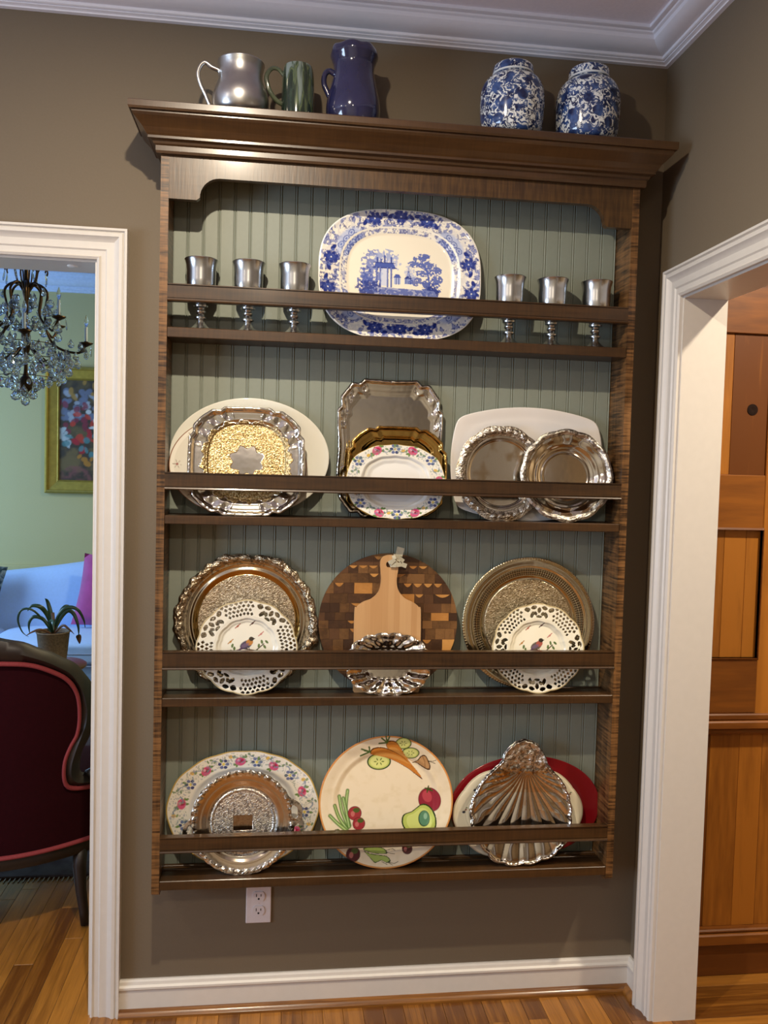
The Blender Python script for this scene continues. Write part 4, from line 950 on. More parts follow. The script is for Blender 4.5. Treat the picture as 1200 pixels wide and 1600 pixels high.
SCP = [(.007, .352), (.03, .344), (.046, .332), (.064, .305), (.071, .283), (.088, .261), (.113, .234), (.132, .196), (.142, .153), (.14, .107), (.118, .054), (.09, .025), (.043, .008), (.006, .001), (-.031, 0), (-.068, .008), (-.101, .027), (-.123, .057), (-.142, .093), (-.155, .128), (-.154, .172), (-.138, .212), (-.113, .247), (-.089, .27), (-.065, .291), (-.054, .317), (-.034, .338), (-.013, .349)]
so0 = from_pts([(a, b-.16) for a, b in SCP])
def scal_out(t):
    x, z = so0(t); k = 1-.040*(1-np.abs(np.cos(9*t))**.6)*(z < .02)-.015*(1-np.abs(np.cos(14*t)))*((z >= .02) & (z < .06))-.010*(1-np.abs(np.cos(26*t)))*(z >= .06); return x*k, z*k
def scal_rel(s, t, x, z):
    hx, hz = .012, .118; dx, dz = x-hx, z-hz; ph = np.arctan2(dx, -dz); r_ = np.hypot(dx, dz); ph = ph*(1+.40*np.exp(-(r_/.09)**2))
    body = np.clip((.112-z)/.05, 0, 1)*np.clip(r_/.03, 0, 1)
    rib = -.0036*np.abs(np.cos(ph*16+.5*np.sin(ph*1.0)))*body*np.clip((r_)/.14, .2, 1.0)
    top = np.clip((z-.08)/.03, 0, 1)*(-.006*(fbm(x*75, z*75, 5, 3)-.35)*(s < .97))
    edge = lumps(s, t, 90, .965, .02, .0035, 4)
    return rib+top+edge
def p_scal(P, s, t):
    hx, hz = .012, .118; ph = np.arctan2(P.x-hx, -(P.z-hz)); ph = ph*(1+.40*np.exp(-(np.hypot(P.x-hx, P.z-hz)/.09)**2)); P.c[:, 3] = np.clip((P.z-.095)/.03, 0, 1)*.8*(s < .96)
    P.put((np.abs(np.cos(ph*16+.5*np.sin(ph))) < .16).astype(float)*(P.z < .09)*(s < .95), '#4c3b28', .6); P.put(((P.z > .09) & (fbm(P.x*170, P.z*170, 5, 3) < .45)).astype(float), '#4c3b28', .6)
    P.put(((P.z > .04) & (P.z < .1)).astype(float)*(s < .8), '#c99a50', .45)
dish('shell_dish', scal_out, prof((0, .016), (.25, .015), (.6, .010), (.9, .003), (.97, .000), (1, .002)), M_silver, 1.108, Z4, .35, -.098, .11,
     'ribbed silver scallop-shell dish with ornate handle, front right of the bottom shelf', 'dish', base=SIL, relief=scal_rel, paint=p_scal, nt=640, nr=140)
# ------------------------------------------------------------------ pewter goblets on the top shelf
M_pew = plain('polished_pewter', '#c4c4c4', .25, metal=1., bump=.06, bscale=14, var=.08)
M_pewj = plain('brushed_pewter', '#c6c4c2', .30, metal=1., bump=.08, bscale=30, var=.08)
glabels = ['leftmost pewter goblet, beside the left end of the top shelf', 'pewter goblet in the middle of the left trio on the top shelf', 'pewter goblet just left of the blue platter', 'pewter goblet just right of the blue platter', 'pewter goblet in the middle of the right trio on the top shelf', 'rightmost pewter goblet, by the right end of the top shelf']
gob = None
for x, lb in zip((.196, .318, .4385, 1.024, 1.1445, 1.270), glabels):
    if gob is None:
        gob = empty('goblet', (x, -.062, Z1), lb, 'goblet', 'pewter goblets on the top shelf')
        cup = [(.002, .076), (.014, .077), (.024, .084), (.031, .094), (.0365, .106), (.0378, .13), (.0380, .155), (.0392, .170), (.0425, .181), (.0435, .183), (.0428, .1845), (.040, .182), (.036, .170), (.034, .155), (.035, .12), (.028, .098), (.018, .088), (.002, .086)]
        stem = [(.002, 0), (.031, 0), (.032, .003), (.028, .006), (.020, .012), (.012, .020), (.009, .026), (.010, .029), (.0155, .032), (.016, .035), (.011, .038), (.009, .043), (.0125, .047), (.013, .051), (.009, .055), (.0105, .059), (.018, .062), (.0185, .066), (.013, .069), (.014, .073), (.02, .077), (.002, .078)]
        G().lathe(cup, 0, 0, 0, 48, cap=False).to('cup', M_pew, gob, off=(0, 0, 0), auto=50)
        G().lathe(stem, 0, 0, 0, 36, cap=False).to('stem', M_pew, gob, off=(0, 0, 0), auto=40)
    else:
        d = dup(gob); d.location = (x, -.062, Z1); d['label'] = lb
# ------------------------------------------------------------------ things on top of the rack
ZT = 2.4045
def lathe_sm(nm, prof_, mat, parent, n=64, fn=None, k=5):
    return G().lathe(smooth_curve(prof_, k, False), 0, 0, 0, n, cap=False, fn=fn).to(nm, mat, parent, off=(0, 0, 0), smooth=True)
jug = empty('pewter_jug', (.291, -.100, ZT), 'bulbous pewter jug with thin angular handle, far left on top of the rack', 'jug')
lathe_sm('body', [(.002, 0), (.052, 0), (.057, .004), (.067, .018), (.072, .040), (.070, .060), (.061, .084), (.0555, .102), (.0555, .120), (.059, .135), (.060, .139), (.0585, .141), (.056, .136), (.053, .120), (.053, .102), (.059, .08), (.066, .05), (.054, .01), (.002, .008)], M_pewj, jug)
hp = smooth_curve([(-.050, 0, .128), (-.062, 0, .133), (-.078, 0, .142), (-.087, 0, .146), (-.098, 0, .138), (-.107, 0, .122), (-.106, 0, .100), (-.094, 0, .070), (-.078, 0, .045), (-.066, 0, .027)][:], 4, False) if False else None
def sc3(pts, n=5):
    xz = smooth_curve([(p[0], p[2]) for p in pts], n, False); ys = smooth_curve([(p[1], 0) for p in pts], n, False)
    return [(a[0], b[0], a[1]) for a, b in zip(xz, ys)]
G().tube(sc3([(-.052, 0, .104), (-.056, 0, .116), (-.074, 0, .122), (-.090, 0, .131), (-.101, 0, .121), (-.107, 0, .102), (-.102, 0, .080), (-.088, 0, .052), (-.078, 0, .030), (-.070, 0, .022), (-.064, 0, .028)]), .0038, 8, flat=1.4).to('handle', M_pewj, jug, off=(0, 0, 0), smooth=True)
jug.rotation_euler = (0, 0, R(8))
# drip-glazed mug
mug = empty('green_mug', (.436, -.105, ZT), 'green stoneware mug with pale dripping glaze, between pewter jug and blue vase', 'mug')
M_mug, nt, b = new_mat('drip_glaze')
tc = nd(nt, 'ShaderNodeTexCoord'); mp = nd(nt, 'ShaderNodeMapping'); mp.inputs['Scale'].default_value = (75, 75, 9); L(nt, tc.outputs['Object'], mp.inputs['Vector'])
n1 = nd(nt, 'ShaderNodeTexNoise'); n1.inputs['Scale'].default_value = 1; n1.inputs['Detail'].default_value = 2; n1.inputs['Distortion'].default_value = .4; L(nt, mp.outputs[0], n1.inputs['Vector'])
sx = nd(nt, 'ShaderNodeSeparateXYZ'); L(nt, tc.outputs['Object'], sx.inputs[0])
ma = nd(nt, 'ShaderNodeMath', operation='MULTIPLY_ADD'); ma.inputs[1].default_value = 1.6; ma.inputs[2].default_value = -.14; L(nt, sx.outputs['Z'], ma.inputs[0])
ad = nd(nt, 'ShaderNodeMath', operation='ADD'); L(nt, n1.outputs['Fac'], ad.inputs[0]); L(nt, ma.outputs[0], ad.inputs[1])
rp = nd(nt, 'ShaderNodeValToRGB'); e = rp.color_ramp.elements; e[0].position = .40; e[0].color = srgb('#1e2a20')+(1,); e[1].position = .62; e[1].color = srgb('#707c78')+(1,)
for p_, c in ((.48, '#2e3b2e'), (.52, '#5a6644'), (.56, '#3a483e')): q = e.new(p_); q.color = srgb(c)+(1,)
L(nt, ad.outputs[0], rp.inputs['Fac']); L(nt, rp.outputs['Color'], b.inputs['Base Color']); b.inputs['Roughness'].default_value = .12; b.inputs['Coat Weight'].default_value = .6
lathe_sm('body', [(.002, 0), (.036, 0), (.040, .008), (.0415, .035), (.0415, .075), (.041, .105), (.039, .128), (.0365, .139), (.035, .142), (.033, .139), (.035, .128), (.037, .1), (.037, .02), (.002, .01)], M_mug, mug)
M_mugd = plain('olive_glaze', '#4a5340', .12, coat=.6, var=.35, bscale=40)
G().tube(sc3([(-.036, 0, .118), (-.050, -.002, .132), (-.066, -.006, .132), (-.078, -.010, .116), (-.080, -.010, .100), (-.072, -.008, .075), (-.056, -.004, .055), (-.038, 0, .046)]), .0060, 10, flat=.7).to('handle', M_mugd, mug, off=(0, 0, 0), smooth=True)
# dark blue ruffled jug
vas = empty('blue_pitcher', (.579, -.105, ZT), 'tall glossy dark blue pitcher with ruffled rim, rightmost of three vessels left on the rack', 'pitcher')
M_blu = plain('cobalt_purple_glaze', '#232343', .10, coat=.8, var=.18, bscale=18)
def ruf(r, z, a):
    k = max(0, (z-.170)/.04); return r*(1+.04*k*math.sin(7*a+1)+.02*k*math.sin(11*a)), z+.002*k*math.sin(7*a+2.2)
lathe_sm('body', [(.002, 0), (.056, 0), (.062, .005), (.0685, .026), (.070, .046), (.067, .072), (.060, .102), (.0535, .130), (.053, .152), (.058, .168), (.062, .180), (.060, .191), (.056, .197), (.053, .194), (.056, .18), (.049, .155), (.049, .13), (.062, .06), (.056, .012), (.002, .01)], M_blu, vas, fn=ruf)
G().tube(sc3([(-.048, -.004, .130), (-.064, -.004, .138), (-.075, -.004, .128), (-.077, -.004, .106), (-.068, -.004, .085), (-.058, -.004, .068), (-.052, -.002, .072)]), .0072, 10).to('handle', M_blu, vas, off=(0, 0, 0), smooth=True)
# ginger jars
def jar_mat(seed):
    m, nt, b = new_mat('blue_and_white_porcelain')
    tc = nd(nt, 'ShaderNodeTexCoord'); mp = nd(nt, 'ShaderNodeMapping'); mp.inputs['Location'].default_value = (seed, seed*.7, 0); L(nt, tc.outputs['Object'], mp.inputs['Vector'])
    n1 = nd(nt, 'ShaderNodeTexNoise'); n1.inputs['Scale'].default_value = 82; n1.inputs['Detail'].default_value = 3; n1.inputs['Roughness'].default_value = .55; n1.inputs['Distortion'].default_value = 1.6; L(nt, mp.outputs[0], n1.inputs['Vector'])
    r1 = nd(nt, 'ShaderNodeValToRGB'); e = r1.color_ramp.elements; e[0].position = .495; e[0].color = (0, 0, 0, 1); e[1].position = .56; e[1].color = (1, 1, 1, 1); L(nt, n1.outputs['Fac'], r1.inputs['Fac'])
    vo = nd(nt, 'ShaderNodeTexVoronoi'); vo.inputs['Scale'].default_value = 26; L(nt, mp.outputs[0], vo.inputs['Vector'])
    r2 = nd(nt, 'ShaderNodeValToRGB'); e = r2.color_ramp.elements; e[0].position = .36; e[0].color = (0, 0, 0, 1); e[1].position = .42; e[1].color = (1, 1, 1, 1); L(nt, vo.outputs['Distance'], r2.inputs['Fac'])
    mu = nd(nt, 'ShaderNodeMath', operation='MULTIPLY'); L(nt, r1.outputs['Color'], mu.inputs[0]); L(nt, r2.outputs['Color'], mu.inputs[1])
    n2 = nd(nt, 'ShaderNodeTexNoise'); n2.inputs['Scale'].default_value = 45; L(nt, mp.outputs[0], n2.inputs['Vector'])
    rb_ = nd(nt, 'ShaderNodeValToRGB'); e = rb_.color_ramp.elements; e[0].position = .38; e[0].color = srgb('#141f47')+(1,); e[1].position = .66; e[1].color = srgb('#3b5488')+(1,); L(nt, n2.outputs['Fac'], rb_.inputs['Fac'])
    mx = nd(nt, 'ShaderNodeMix', data_type='RGBA'); L(nt, mu.outputs[0], mx.inputs[0]); L(nt, rb_.outputs['Color'], mx.inputs[6]); mx.inputs[7].default_value = srgb('#dcdfe0')+(1,)
    L(nt, mx.outputs[2], b.inputs['Base Color']); b.inputs['Roughness'].default_value = .12; b.inputs['Coat Weight'].default_value = .5
    return m
M_jar = [jar_mat(0.), jar_mat(3.3)]; M_pw = plain('white_porcelain', '#d9dcde', .15, coat=.5, var=.03)
for i, (x, lb) in enumerate(((1.003, 'blue and white lidded ginger jar, left one of the pair on top of the rack'), (1.212, 'blue and white lidded ginger jar, right one of the pair, nearer the room corner'))):
    j = empty('ginger_jar', (x, -.098, ZT), lb, 'jar', 'ginger jars on top of the rack')
    lathe_sm('body', [(.052, .006), (.068, .009), (.079, .024), (.083, .055), (.0850, .090), (.0850, .120), (.081, .142), (.071, .160), (.058, .170), (.052, .174), (.052, .178), (.046, .178), (.045, .172)], M_jar[i], j)
    G().lathe([(.002, 0), (.050, 0), (.052, .002), (.052, .0065), (.046, .008)], 0, 0, 0, 48, cap=False).to('foot_rim', M_pw, j, off=(0, 0, 0), auto=40)
    lathe_sm('lid', [(.0535, .1785), (.0545, .181), (.0535, .194), (.050, .202), (.036, .209), (.015, .213), (.001, .214)], M_jar[i], j)
    G().lathe([(.0533, .1755), (.0552, .177), (.0552, .180), (.0533, .1815)], 0, 0, 0, 48, cap=False).to('lid_rim', M_pw, j, off=(0, 0, 0), auto=40)
    j.rotation_euler = (0, 0, R(40*i))
    if i == 0: j.scale = (1, 1, .96)
# ------------------------------------------------------------------ dining room: chandelier
CH = (-.69, 1.5, 2.42)
chd = empty('chandelier', CH, 'bronze chandelier with candle arms and hanging crystal drops, in the dining room', 'chandelier')
M_brz = plain('aged_bronze', '#4a3624', .35, metal=.9, var=.3, bscale=40)
M_can = plain('candle_sleeve', '#c8d0d8', .5)
M_gl, nt, b = new_mat('cut_crystal'); b.inputs['Base Color'].default_value = (.9, .97, 1, 1); b.inputs['Roughness'].default_value = .0; b.inputs['IOR'].default_value = 1.75; b.inputs['Transmission Weight'].default_value = .92
M_bulb, nt, b = new_mat('clear_bulb_glass'); b.inputs['Base Color'].default_value = (.95, .97, 1, 1); b.inputs['Roughness'].default_value = .03; b.inputs['IOR'].default_value = 1.3; b.inputs['Transmission Weight'].default_value = .95
o0 = CH
W_ = lambda x, y, z: (CH[0]+x, CH[1]+y, z)
G().lathe(smooth_curve([(.002, 1.80), (.012, 1.82), (.030, 1.845), (.022, 1.88), (.010, 1.90), (.008, 1.98), (.016, 2.0), (.020, 2.06), (.010, 2.10), (.009, 2.20), (.015, 2.24), (.018, 2.28), (.010, 2.31), (.009, 2.36), (.008, 2.42)], 4, False), CH[0], CH[1], 0, 16, cap=False).to('stem', M_brz, chd, smooth=True)
G().tube([(CH[0], CH[1], z) for z in (2.41, 2.55, 2.743)], .004, 6).to('chain', M_brz, chd)
def drop(sc, kind=0):
    g = G()
    pr = [(0, 0), (.16, -.25), (.38, -.62), (.60, -1.0), (.64, -1.3), (.40, -1.6), (0, -1.75)] if kind == 0 else ([(0, 0), (.12, -.15), (.16, -.8), (.22, -1.6), (.16, -2.1), (0, -2.3)] if kind == 1 else [(0, 0), (.5, -.25), (.72, -.72), (.5, -1.2), (0, -1.44)])
    vs = []; n = 8
    for r_, z in pr[1:-1]:
        for k in range(n):
            a = 2*math.pi*(k+.5*(len(vs)//n % 2))/n; vs.append((r_*sc*math.cos(a), r_*sc*math.sin(a)*.62, z*sc))
    vs = [(0, 0, 0)]+vs+[(0, 0, pr[-1][1]*sc)]; fs = [(0, 1+k, 1+(k+1) % n) for k in range(n)]
    for i in range(len(pr)-3):
        for k in range(n): fs.append((1+i*n+k, 1+(i+1)*n+k, 1+(i+1)*n+(k+1) % n)); fs.append((1+i*n+k, 1+(i+1)*n+(k+1) % n, 1+i*n+(k+1) % n))
    l = len(vs)-1; b0 = 1+(len(pr)-3)*n; fs += [(b0+k, l, b0+(k+1) % n) for k in range(n)]
    return g.add(vs, fs)
dm = []
for k_, (sc, kd) in enumerate(((.031, 0), (.023, 0), (.021, 1), (.019, 2), (.028, 2))):
    o = drop(sc, kd).to('crystal_drop', M_gl, None, off=(0, 0, 0)); dm.append(o.data); bpy.data.objects.remove(o)
rc = random.Random(5); nd_ = [0]
def hang(x, y, z, kd, rz=None):
    o = bpy.data.objects.new('crystal_drop', dm[kd]); COL.objects.link(o); o.parent = chd
    o.location = (x, y, z-CH[2]); o.rotation_euler = (rc.uniform(-.12, .12), rc.uniform(-.12, .12), rc.uniform(0, 6.28) if rz is None else rz)
for k in range(8):
    a = 2*math.pi*k/8+.25; ca, sa = math.cos(a), math.sin(a); lo = k % 2 == 0
    Rr = .245 if lo else .185; zc = 2.045 if lo else 2.13
    pt = smooth_curve([(.012, 2.27), (.05, 2.285), (.085, 2.25), (.075, 2.17), (.085, 2.08 if lo else 2.13), (.13, 2.02 if lo else 2.09), (Rr-.03, 2.005 if lo else 2.08), (Rr, zc)], 4, False)
    arm = G().tube([W_(r_*ca, r_*sa, z) for r_, z in pt], .0055, 6).to('arm', M_brz, chd, smooth=True)
    pt = smooth_curve([(.015, 2.02), (.06, 1.98), (.10, 1.95), (.15, 1.965), (.17, 1.99)], 4, False)
    G().tube([W_(r_*ca, r_*sa, z) for r_, z in pt], .004, 6).to('scroll', M_brz, arm, off=CH, smooth=True)
    G().lathe([(.004, zc-.012), (.014, zc-.006), (.026, zc), (.031, zc+.006), (.024, zc+.004), (.010, zc+.002), (.009, zc+.012), (.001, zc+.012)], W_(Rr*ca, 0, 0)[0], W_(0, Rr*sa, 0)[1], 0, 14, cap=False).to('candle_cup', M_brz, arm, off=CH, smooth=True)
    G().lathe([(.0065, zc+.010), (.0065, zc+.075), (.002, zc+.077)], W_(Rr*ca, 0, 0)[0], W_(0, Rr*sa, 0)[1], 0, 12, cap=False).to('candle_sleeve', M_can, arm, off=CH, smooth=True)
    G().lathe([(.004, zc+.077), (.0085, zc+.090), (.0095, zc+.100), (.006, zc+.114), (.0008, zc+.130)], W_(Rr*ca, 0, 0)[0], W_(0, Rr*sa, 0)[1], 0, 12, cap=False).to('candle_bulb', M_bulb, arm, off=CH, smooth=True)
    hang(Rr*ca, Rr*sa, zc-.014, 0); hang((Rr+.022)*math.cos(a+.09), (Rr+.022)*math.sin(a+.09), zc-.002, 2); hang((Rr-.022)*math.cos(a-.15), (Rr-.022)*math.sin(a-.15), zc-.002, 3)
    # crown scroll at the head with a spire drop
    pt = smooth_curve([(.012, 2.25), (.04, 2.30), (.05, 2.345), (.07, 2.365), (.088, 2.35), (.086, 2.33)], 4, False)
    G().tube([W_(r_*math.cos(a+.3), r_*math.sin(a+.3), z) for r_, z in pt], .0035, 6).to('head_scroll', M_brz, chd, smooth=True)
    hang(.087*math.cos(a+.3), .087*math.sin(a+.3), 2.33, 2)
for ring, (rr, zz, n_) in enumerate(((.055, 2.13, 9), (.11, 2.05, 13), (.150, 1.975, 16), (.10, 1.95, 12), (.175, 2.02, 14), (.125, 1.90, 13), (.07, 1.88, 10), (.04, 1.84, 6), (.13, 2.13, 10), (.205, 1.975, 13), (.09, 2.20, 9), (.16, 1.93, 12))):
    for k in range(n_):
        a = 2*math.pi*(k+.37*ring)/n_; q = rc.uniform(.92, 1.08)
        hang(rr*q*math.cos(a), rr*q*math.sin(a), zz+rc.uniform(-.012, .012), rc.choice((0, 0, 0, 1, 1, 3)))
hang(0, 0, 1.80, 4)
for k in range(26):
    a = rc.uniform(0, 6.28); rr = rc.uniform(.03, .15); hang(rr*math.cos(a), rr*math.sin(a), rc.uniform(2.12, 2.28), rc.choice((0, 1, 1, 4)))
    a = rc.uniform(0, 6.28); rr = rc.uniform(.14, .24); hang(rr*math.cos(a), rr*math.sin(a), rc.uniform(1.93, 2.06), rc.choice((0, 0, 1)))
# thin wire hoops that carry the drops
for rr, zz in ((.11, 2.03), (.145, 1.965), (.115, 1.885), (.055, 2.10)):
    G().tube([W_(rr*math.cos(2*math.pi*k/32), rr*math.sin(2*math.pi*k/32), zz) for k in range(32)], .0018, 5, closed=True).to('hoop', M_brz, chd)
# ------------------------------------------------------------------ painting on the far wall
pic = empty('framed_painting', (-.76, DY, 1.74), 'gold-framed flower painting on the green dining room wall', 'painting')
M_gold = plain('gilt_frame', '#b09a48', .32, metal=.5, var=.12, bscale=30)
px0, px1, pz0, pz1 = -1.108, -.30, 1.319, 2.145
FP = [(0, 0), (0, .030), (.012, .040), (.020, .036), (.024, .026), (.075, .018), (.082, .024), (.088, .012), (.088, 0)]
for A, B in (((px0, pz0), (px1, pz0)), ((px1, pz0), (px1, pz1)), ((px1, pz1), (px0, pz1)), ((px0, pz1), (px0, pz0))):
    cxm, czm = (px0+px1)/2, (pz0+pz1)/2; K = len(FP); vs = []
    for P_ in (A, B):
        sx_, sz_ = (1 if P_[0] < cxm else -1), (1 if P_[1] < czm else -1)
        vs += [(P_[0]+sx_*a, DY-b_, P_[1]+sz_*a) for a, b_ in FP]
    G().add(vs, [(k, (k+1) % K, (k+1) % K+K, k+K) for k in range(K)]+[tuple(range(K)), tuple(range(2*K-1, K-1, -1))]).to('frame_side', M_gold, pic)
nx, nz = 110, 110; xs = np.linspace(px0+.087, px1-.087, nx); zs = np.linspace(pz0+.087, pz1-.087, nz); Xg, Zg = np.meshgrid(xs, zs)
xf, zf = Xg.ravel(), Zg.ravel(); Pp = Paint(xf, zf, '#3b332c')
n = fbm(xf*14, zf*14, 3, 4); Pp.put((n > .5)*(n-.5)*4, '#5e5236'); Pp.put((zf < 1.62)*np.clip((n-.42)*5, 0, 1), '#6b5a3a', .8); Pp.put((zf < 1.50)*np.clip((fbm(xf*20, zf*20, 9, 3)-.5)*6, 0, 1), '#7a4a4a', .7)
rp_ = random.Random(4)
for c, n_, (ax, bx), (az, bz) in (('#66708a', 40, (-1.0, -.6), (1.80, 2.0)), ('#98a0ae', 20, (-.98, -.6), (1.78, 1.98)), ('#762a3c', 14, (-1.04, -.85), (1.72, 1.92)), ('#b23a2c', 16, (-.95, -.6), (1.66, 1.84)), ('#a02030', 10, (-.93, -.6), (1.60, 1.74)), ('#a8b4b8', 22, (-1.08, -.96), (1.63, 1.74)), ('#4a7a80', 16, (-.98, -.6), (1.56, 1.72)), ('#c8ccd0', 10, (-.86, -.55), (1.74, 1.86)), ('#9c7a3c', 12, (-.95, -.6), (1.95, 2.05)), ('#a8742c', 8, (-.92, -.7), (1.45, 1.58))):
    for _ in range(n_): Pp.ell(rp_.uniform(ax, bx), rp_.uniform(az, bz), rp_.uniform(.010, .026), rp_.uniform(.008, .018), c, rot=rp_.uniform(0, 3), a=.85, soft=.3)
me = bpy.data.meshes.new('canvas'); ii = np.arange(nx-1)[None, :]+np.arange(nz-1)[:, None]*nx
me.from_pydata([(float(a+.76), -.011, float(b-1.74)) for a, b in zip(xf, zf)], [], np.stack([ii, ii+1, ii+nx+1, ii+nx], -1).reshape(-1, 4).tolist()); me.update()
me.color_attributes.new('paint', 'FLOAT_COLOR', 'POINT').data.foreach_set('color', Pp.c.astype(np.float32).ravel())
link('canvas', me, painted('oil_paint', .4, .1), pic)
G().box(px0+.07, px1-.07, DY-.010, DY-.001, pz0+.07, pz1-.07).to('backing', M_sub, pic)
# ------------------------------------------------------------------ sofa
SX0, SX1 = -2.1, -.35; scx = -1.22
sofa = empty('sofa', (scx, 2.9, 0), 'pale blue-white camelback sofa against the far dining room wall', 'sofa')
M_sofa = plain('pale_sofa_cloth', '#a6c4f0', .8, bump=.15, bscale=70, var=.03, sheen=.2)  # blue of the window daylight is put into the cloth colour
M_sofad = plain('sofa_welt', '#8f9bb4', .8)
bt = [(-.875, .84), (-.70, .80), (-.5, .80), (-.25, .815), (0.0, .84), (.2, .865), (.40, .895), (.60, .925), (.78, .93), (.875, .90)]
btc = smooth_curve(bt, 5, False)
def loft(rows):
    K = len(rows[0]); vs = [v for r_ in rows for v in r_]; fs = [(i*K+k, i*K+k+1, (i+1)*K+k+1, (i+1)*K+k) for i in range(len(rows)-1) for k in range(K-1)]
    return vs, fs
rows = []
for x, zt in btc:
    rows.append([(scx+x, 3.06, .25), (scx+x, 3.03, .48), (scx+x, 3.06, .60), (scx+x, 3.10, zt-.10), (scx+x, 3.13, zt-.03), (scx+x, 3.18, zt), (scx+x, 3.24, zt-.02), (scx+x, 3.27, zt-.08), (scx+x, 3.28, .25)])
vs, fs = loft(rows); g = G().add(vs, fs+[tuple(range(9)), tuple(len(vs)-1-k for k in range(9))]); g.to('back', M_sofa, sofa, smooth=True)
def cushion(g, x0, x1, y0, y1, z0, z1, r_=.05, n=10, puff=.012):
    bm = bmesh.new(); bmesh.ops.create_cube(bm, size=1); bmesh.ops.subdivide_edges(bm, edges=bm.edges[:], cuts=n, use_grid_fill=True)
    for v in bm.verts:
        x, y, z = v.co*2; q = (1-abs(x)**8*.0)
        k = lambda a, b, c: a*(1-.5*max(0, abs(b)-.7)**2*2-.5*max(0, abs(c)-.7)**2*2)
        v.co = Vector(((x0+x1)/2+k(x, y, z)*(x1-x0)/2, (y0+y1)/2+k(y, x, z)*(y1-y0)/2, (z0+z1)/2+k(z, x, y)*(z1-z0)/2+puff*(1-x*x)*(1-y*y)*(1 if z > 0 else -.2)))
    vs = [v.co.copy() for v in bm.verts]; bm.verts.index_update(); fs = [[v.index for v in f.verts] for f in bm.faces]; bm.free(); g.add(vs, fs); return g
for x0, x1 in ((SX0+.12, scx-.004), (scx+.004, SX1-.12)):
    sc_ = cushion(G(), x0, x1, 2.50, 3.06, .375, .515, n=12).to('seat_cushion', M_sofa, sofa, smooth=True)
    for zz in (.448, .378): G().tube([(x0+.01, 2.502, zz), (x1-.01, 2.502, zz)], .005, 6).to('welt', M_sofad, sc_, off=(scx, 2.9, 0))
G().box(SX0+.02, SX1-.02, 2.53, 3.06, .16, .375, b=.01).to('base', M_sofa, sofa)
for sx_ in (SX0, SX1-.14):
    g = G(); pr = [(2.50, .16), (2.50, .52)]+[(2.50+.04-.04*math.cos(R(a)), .52+.08*math.sin(R(a))) for a in (30, 60, 90)]+[(3.25, .66), (3.25, .16)]
    K = len(pr); g.add([(sx_, y, z) for y, z in pr]+[(sx_+.14, y, z) for y, z in pr], [tuple(range(K)), tuple(range(2*K-1, K-1, -1))]+[(k, k+K, (k+1) % K+K, (k+1) % K) for k in range(K)])
    g.to('armrest', M_sofa, sofa)
M_dleg = wood('dark_mahogany', '#160a06', '#2f170d', 'Z', 1, .3, coat=.3)
for sx_ in (SX0+.08, SX1-.08):
    for sy_ in (2.58, 3.18): G().lathe([(.012, 0), (.018, .05), (.026, .165)], sx_, sy_, 0, 12).to('leg', M_dleg, sofa)
def pillow(nm, w, h, d, mat, loc, rot, lb, cat='cushion'):
    bm = bmesh.new(); n = 16; vs = []; 
    g = G()
    for sgn in (-1, 1):
        V = []
        for i in range(n+1):
            for j in range(n+1):
                u, v = i/n*2-1, j/n*2-1; e = (1-u**4)*(1-v**4); pin = 1-.10*(abs(u)*abs(v))**.5*0-.06*(1-u*u)*abs(v)-.06*(1-v*v)*abs(u)
                V.append((u*w/2*(1-.07*(1-v*v)*0+(-.06)*(1-abs(v))*0)*pin, sgn*d/2*e**.6, (v*pin+1)*h/2))
        g.add(V, [(i*(n+1)+j, (i+1)*(n+1)+j, (i+1)*(n+1)+j+1, i*(n+1)+j+1) for i in range(n) for j in range(n)])
    bm.free(); o = g.to(nm, mat, None, off=(0, 0, 0), smooth=True); o.location = loc; o.rotation_euler = rot
    return tag(o, lb, cat)
M_mag = plain('magenta_velvet', '#a3307c', .8, sheen=.6, var=.1, bscale=20)
M_teal, nt, b = new_mat('teal_print_cloth')
tc = nd(nt, 'ShaderNodeTexCoord'); n1 = nd(nt, 'ShaderNodeTexNoise'); n1.inputs['Scale'].default_value = 28; n1.inputs['Detail'].default_value = 3; n1.inputs['Distortion'].default_value = 1; L(nt, tc.outputs['Object'], n1.inputs['Vector'])
rp = nd(nt, 'ShaderNodeValToRGB'); e = rp.color_ramp.elements; e[0].position = .42; e[0].color = srgb('#23404e')+(1,); e[1].position = .62; e[1].color = srgb('#93a8ae')+(1,); L(nt, n1.outputs['Fac'], rp.inputs['Fac']); L(nt, rp.outputs['Color'], b.inputs['Base Color']); b.inputs['Roughness'].default_value = .85
pillow('throw_pillow', .44, .44, .15, M_mag, (-.60, 2.86, .525), (R(-16), R(6), R(-4)), 'magenta velvet pillow on the sofa, beside the white door casing')
pillow('throw_pillow', .40, .40, .14, M_teal, (-1.47, 2.88, .53), (R(-18), R(10), R(10)), 'teal and grey patterned pillow at the left of the sofa')
# ------------------------------------------------------------------ side table and plant
tb = empty('side_table', (-.70, 2.0, 0), 'small round dark side table under the potted plant, before the sofa', 'table')
G().lathe([(.002, .492), (.155, .492), (.165, .498), (.165, .508), (.158, .513), (.002, .514)], -.70, 2.0, 0, 40, cap=False).to('tabletop', wood('table_walnut', '#4a3220', '#7a5838', 'X', 1, .35), tb, auto=40)
G().lathe(smooth_curve([(.018, .04), (.030, .10), (.020, .18), (.026, .30), (.018, .42), (.030, .492)], 4, False), -.70, 2.0, 0, 20).to('pedestal', M_dleg, tb, smooth=True)
for k in range(3):
    a = R(90+120*k); G().tube([(-.70+r_*math.cos(a), 2.0+r_*math.sin(a), z) for r_, z in ((.0, .09), (.06, .07), (.12, .03), (.16, .012))], .012, 8).to('leg', M_dleg, tb, smooth=True)
pl = empty('potted_plant', (-.695, 2.0, .514), 'strap-leaved plant in a tapered brown basket pot, on the small side table', 'plant')
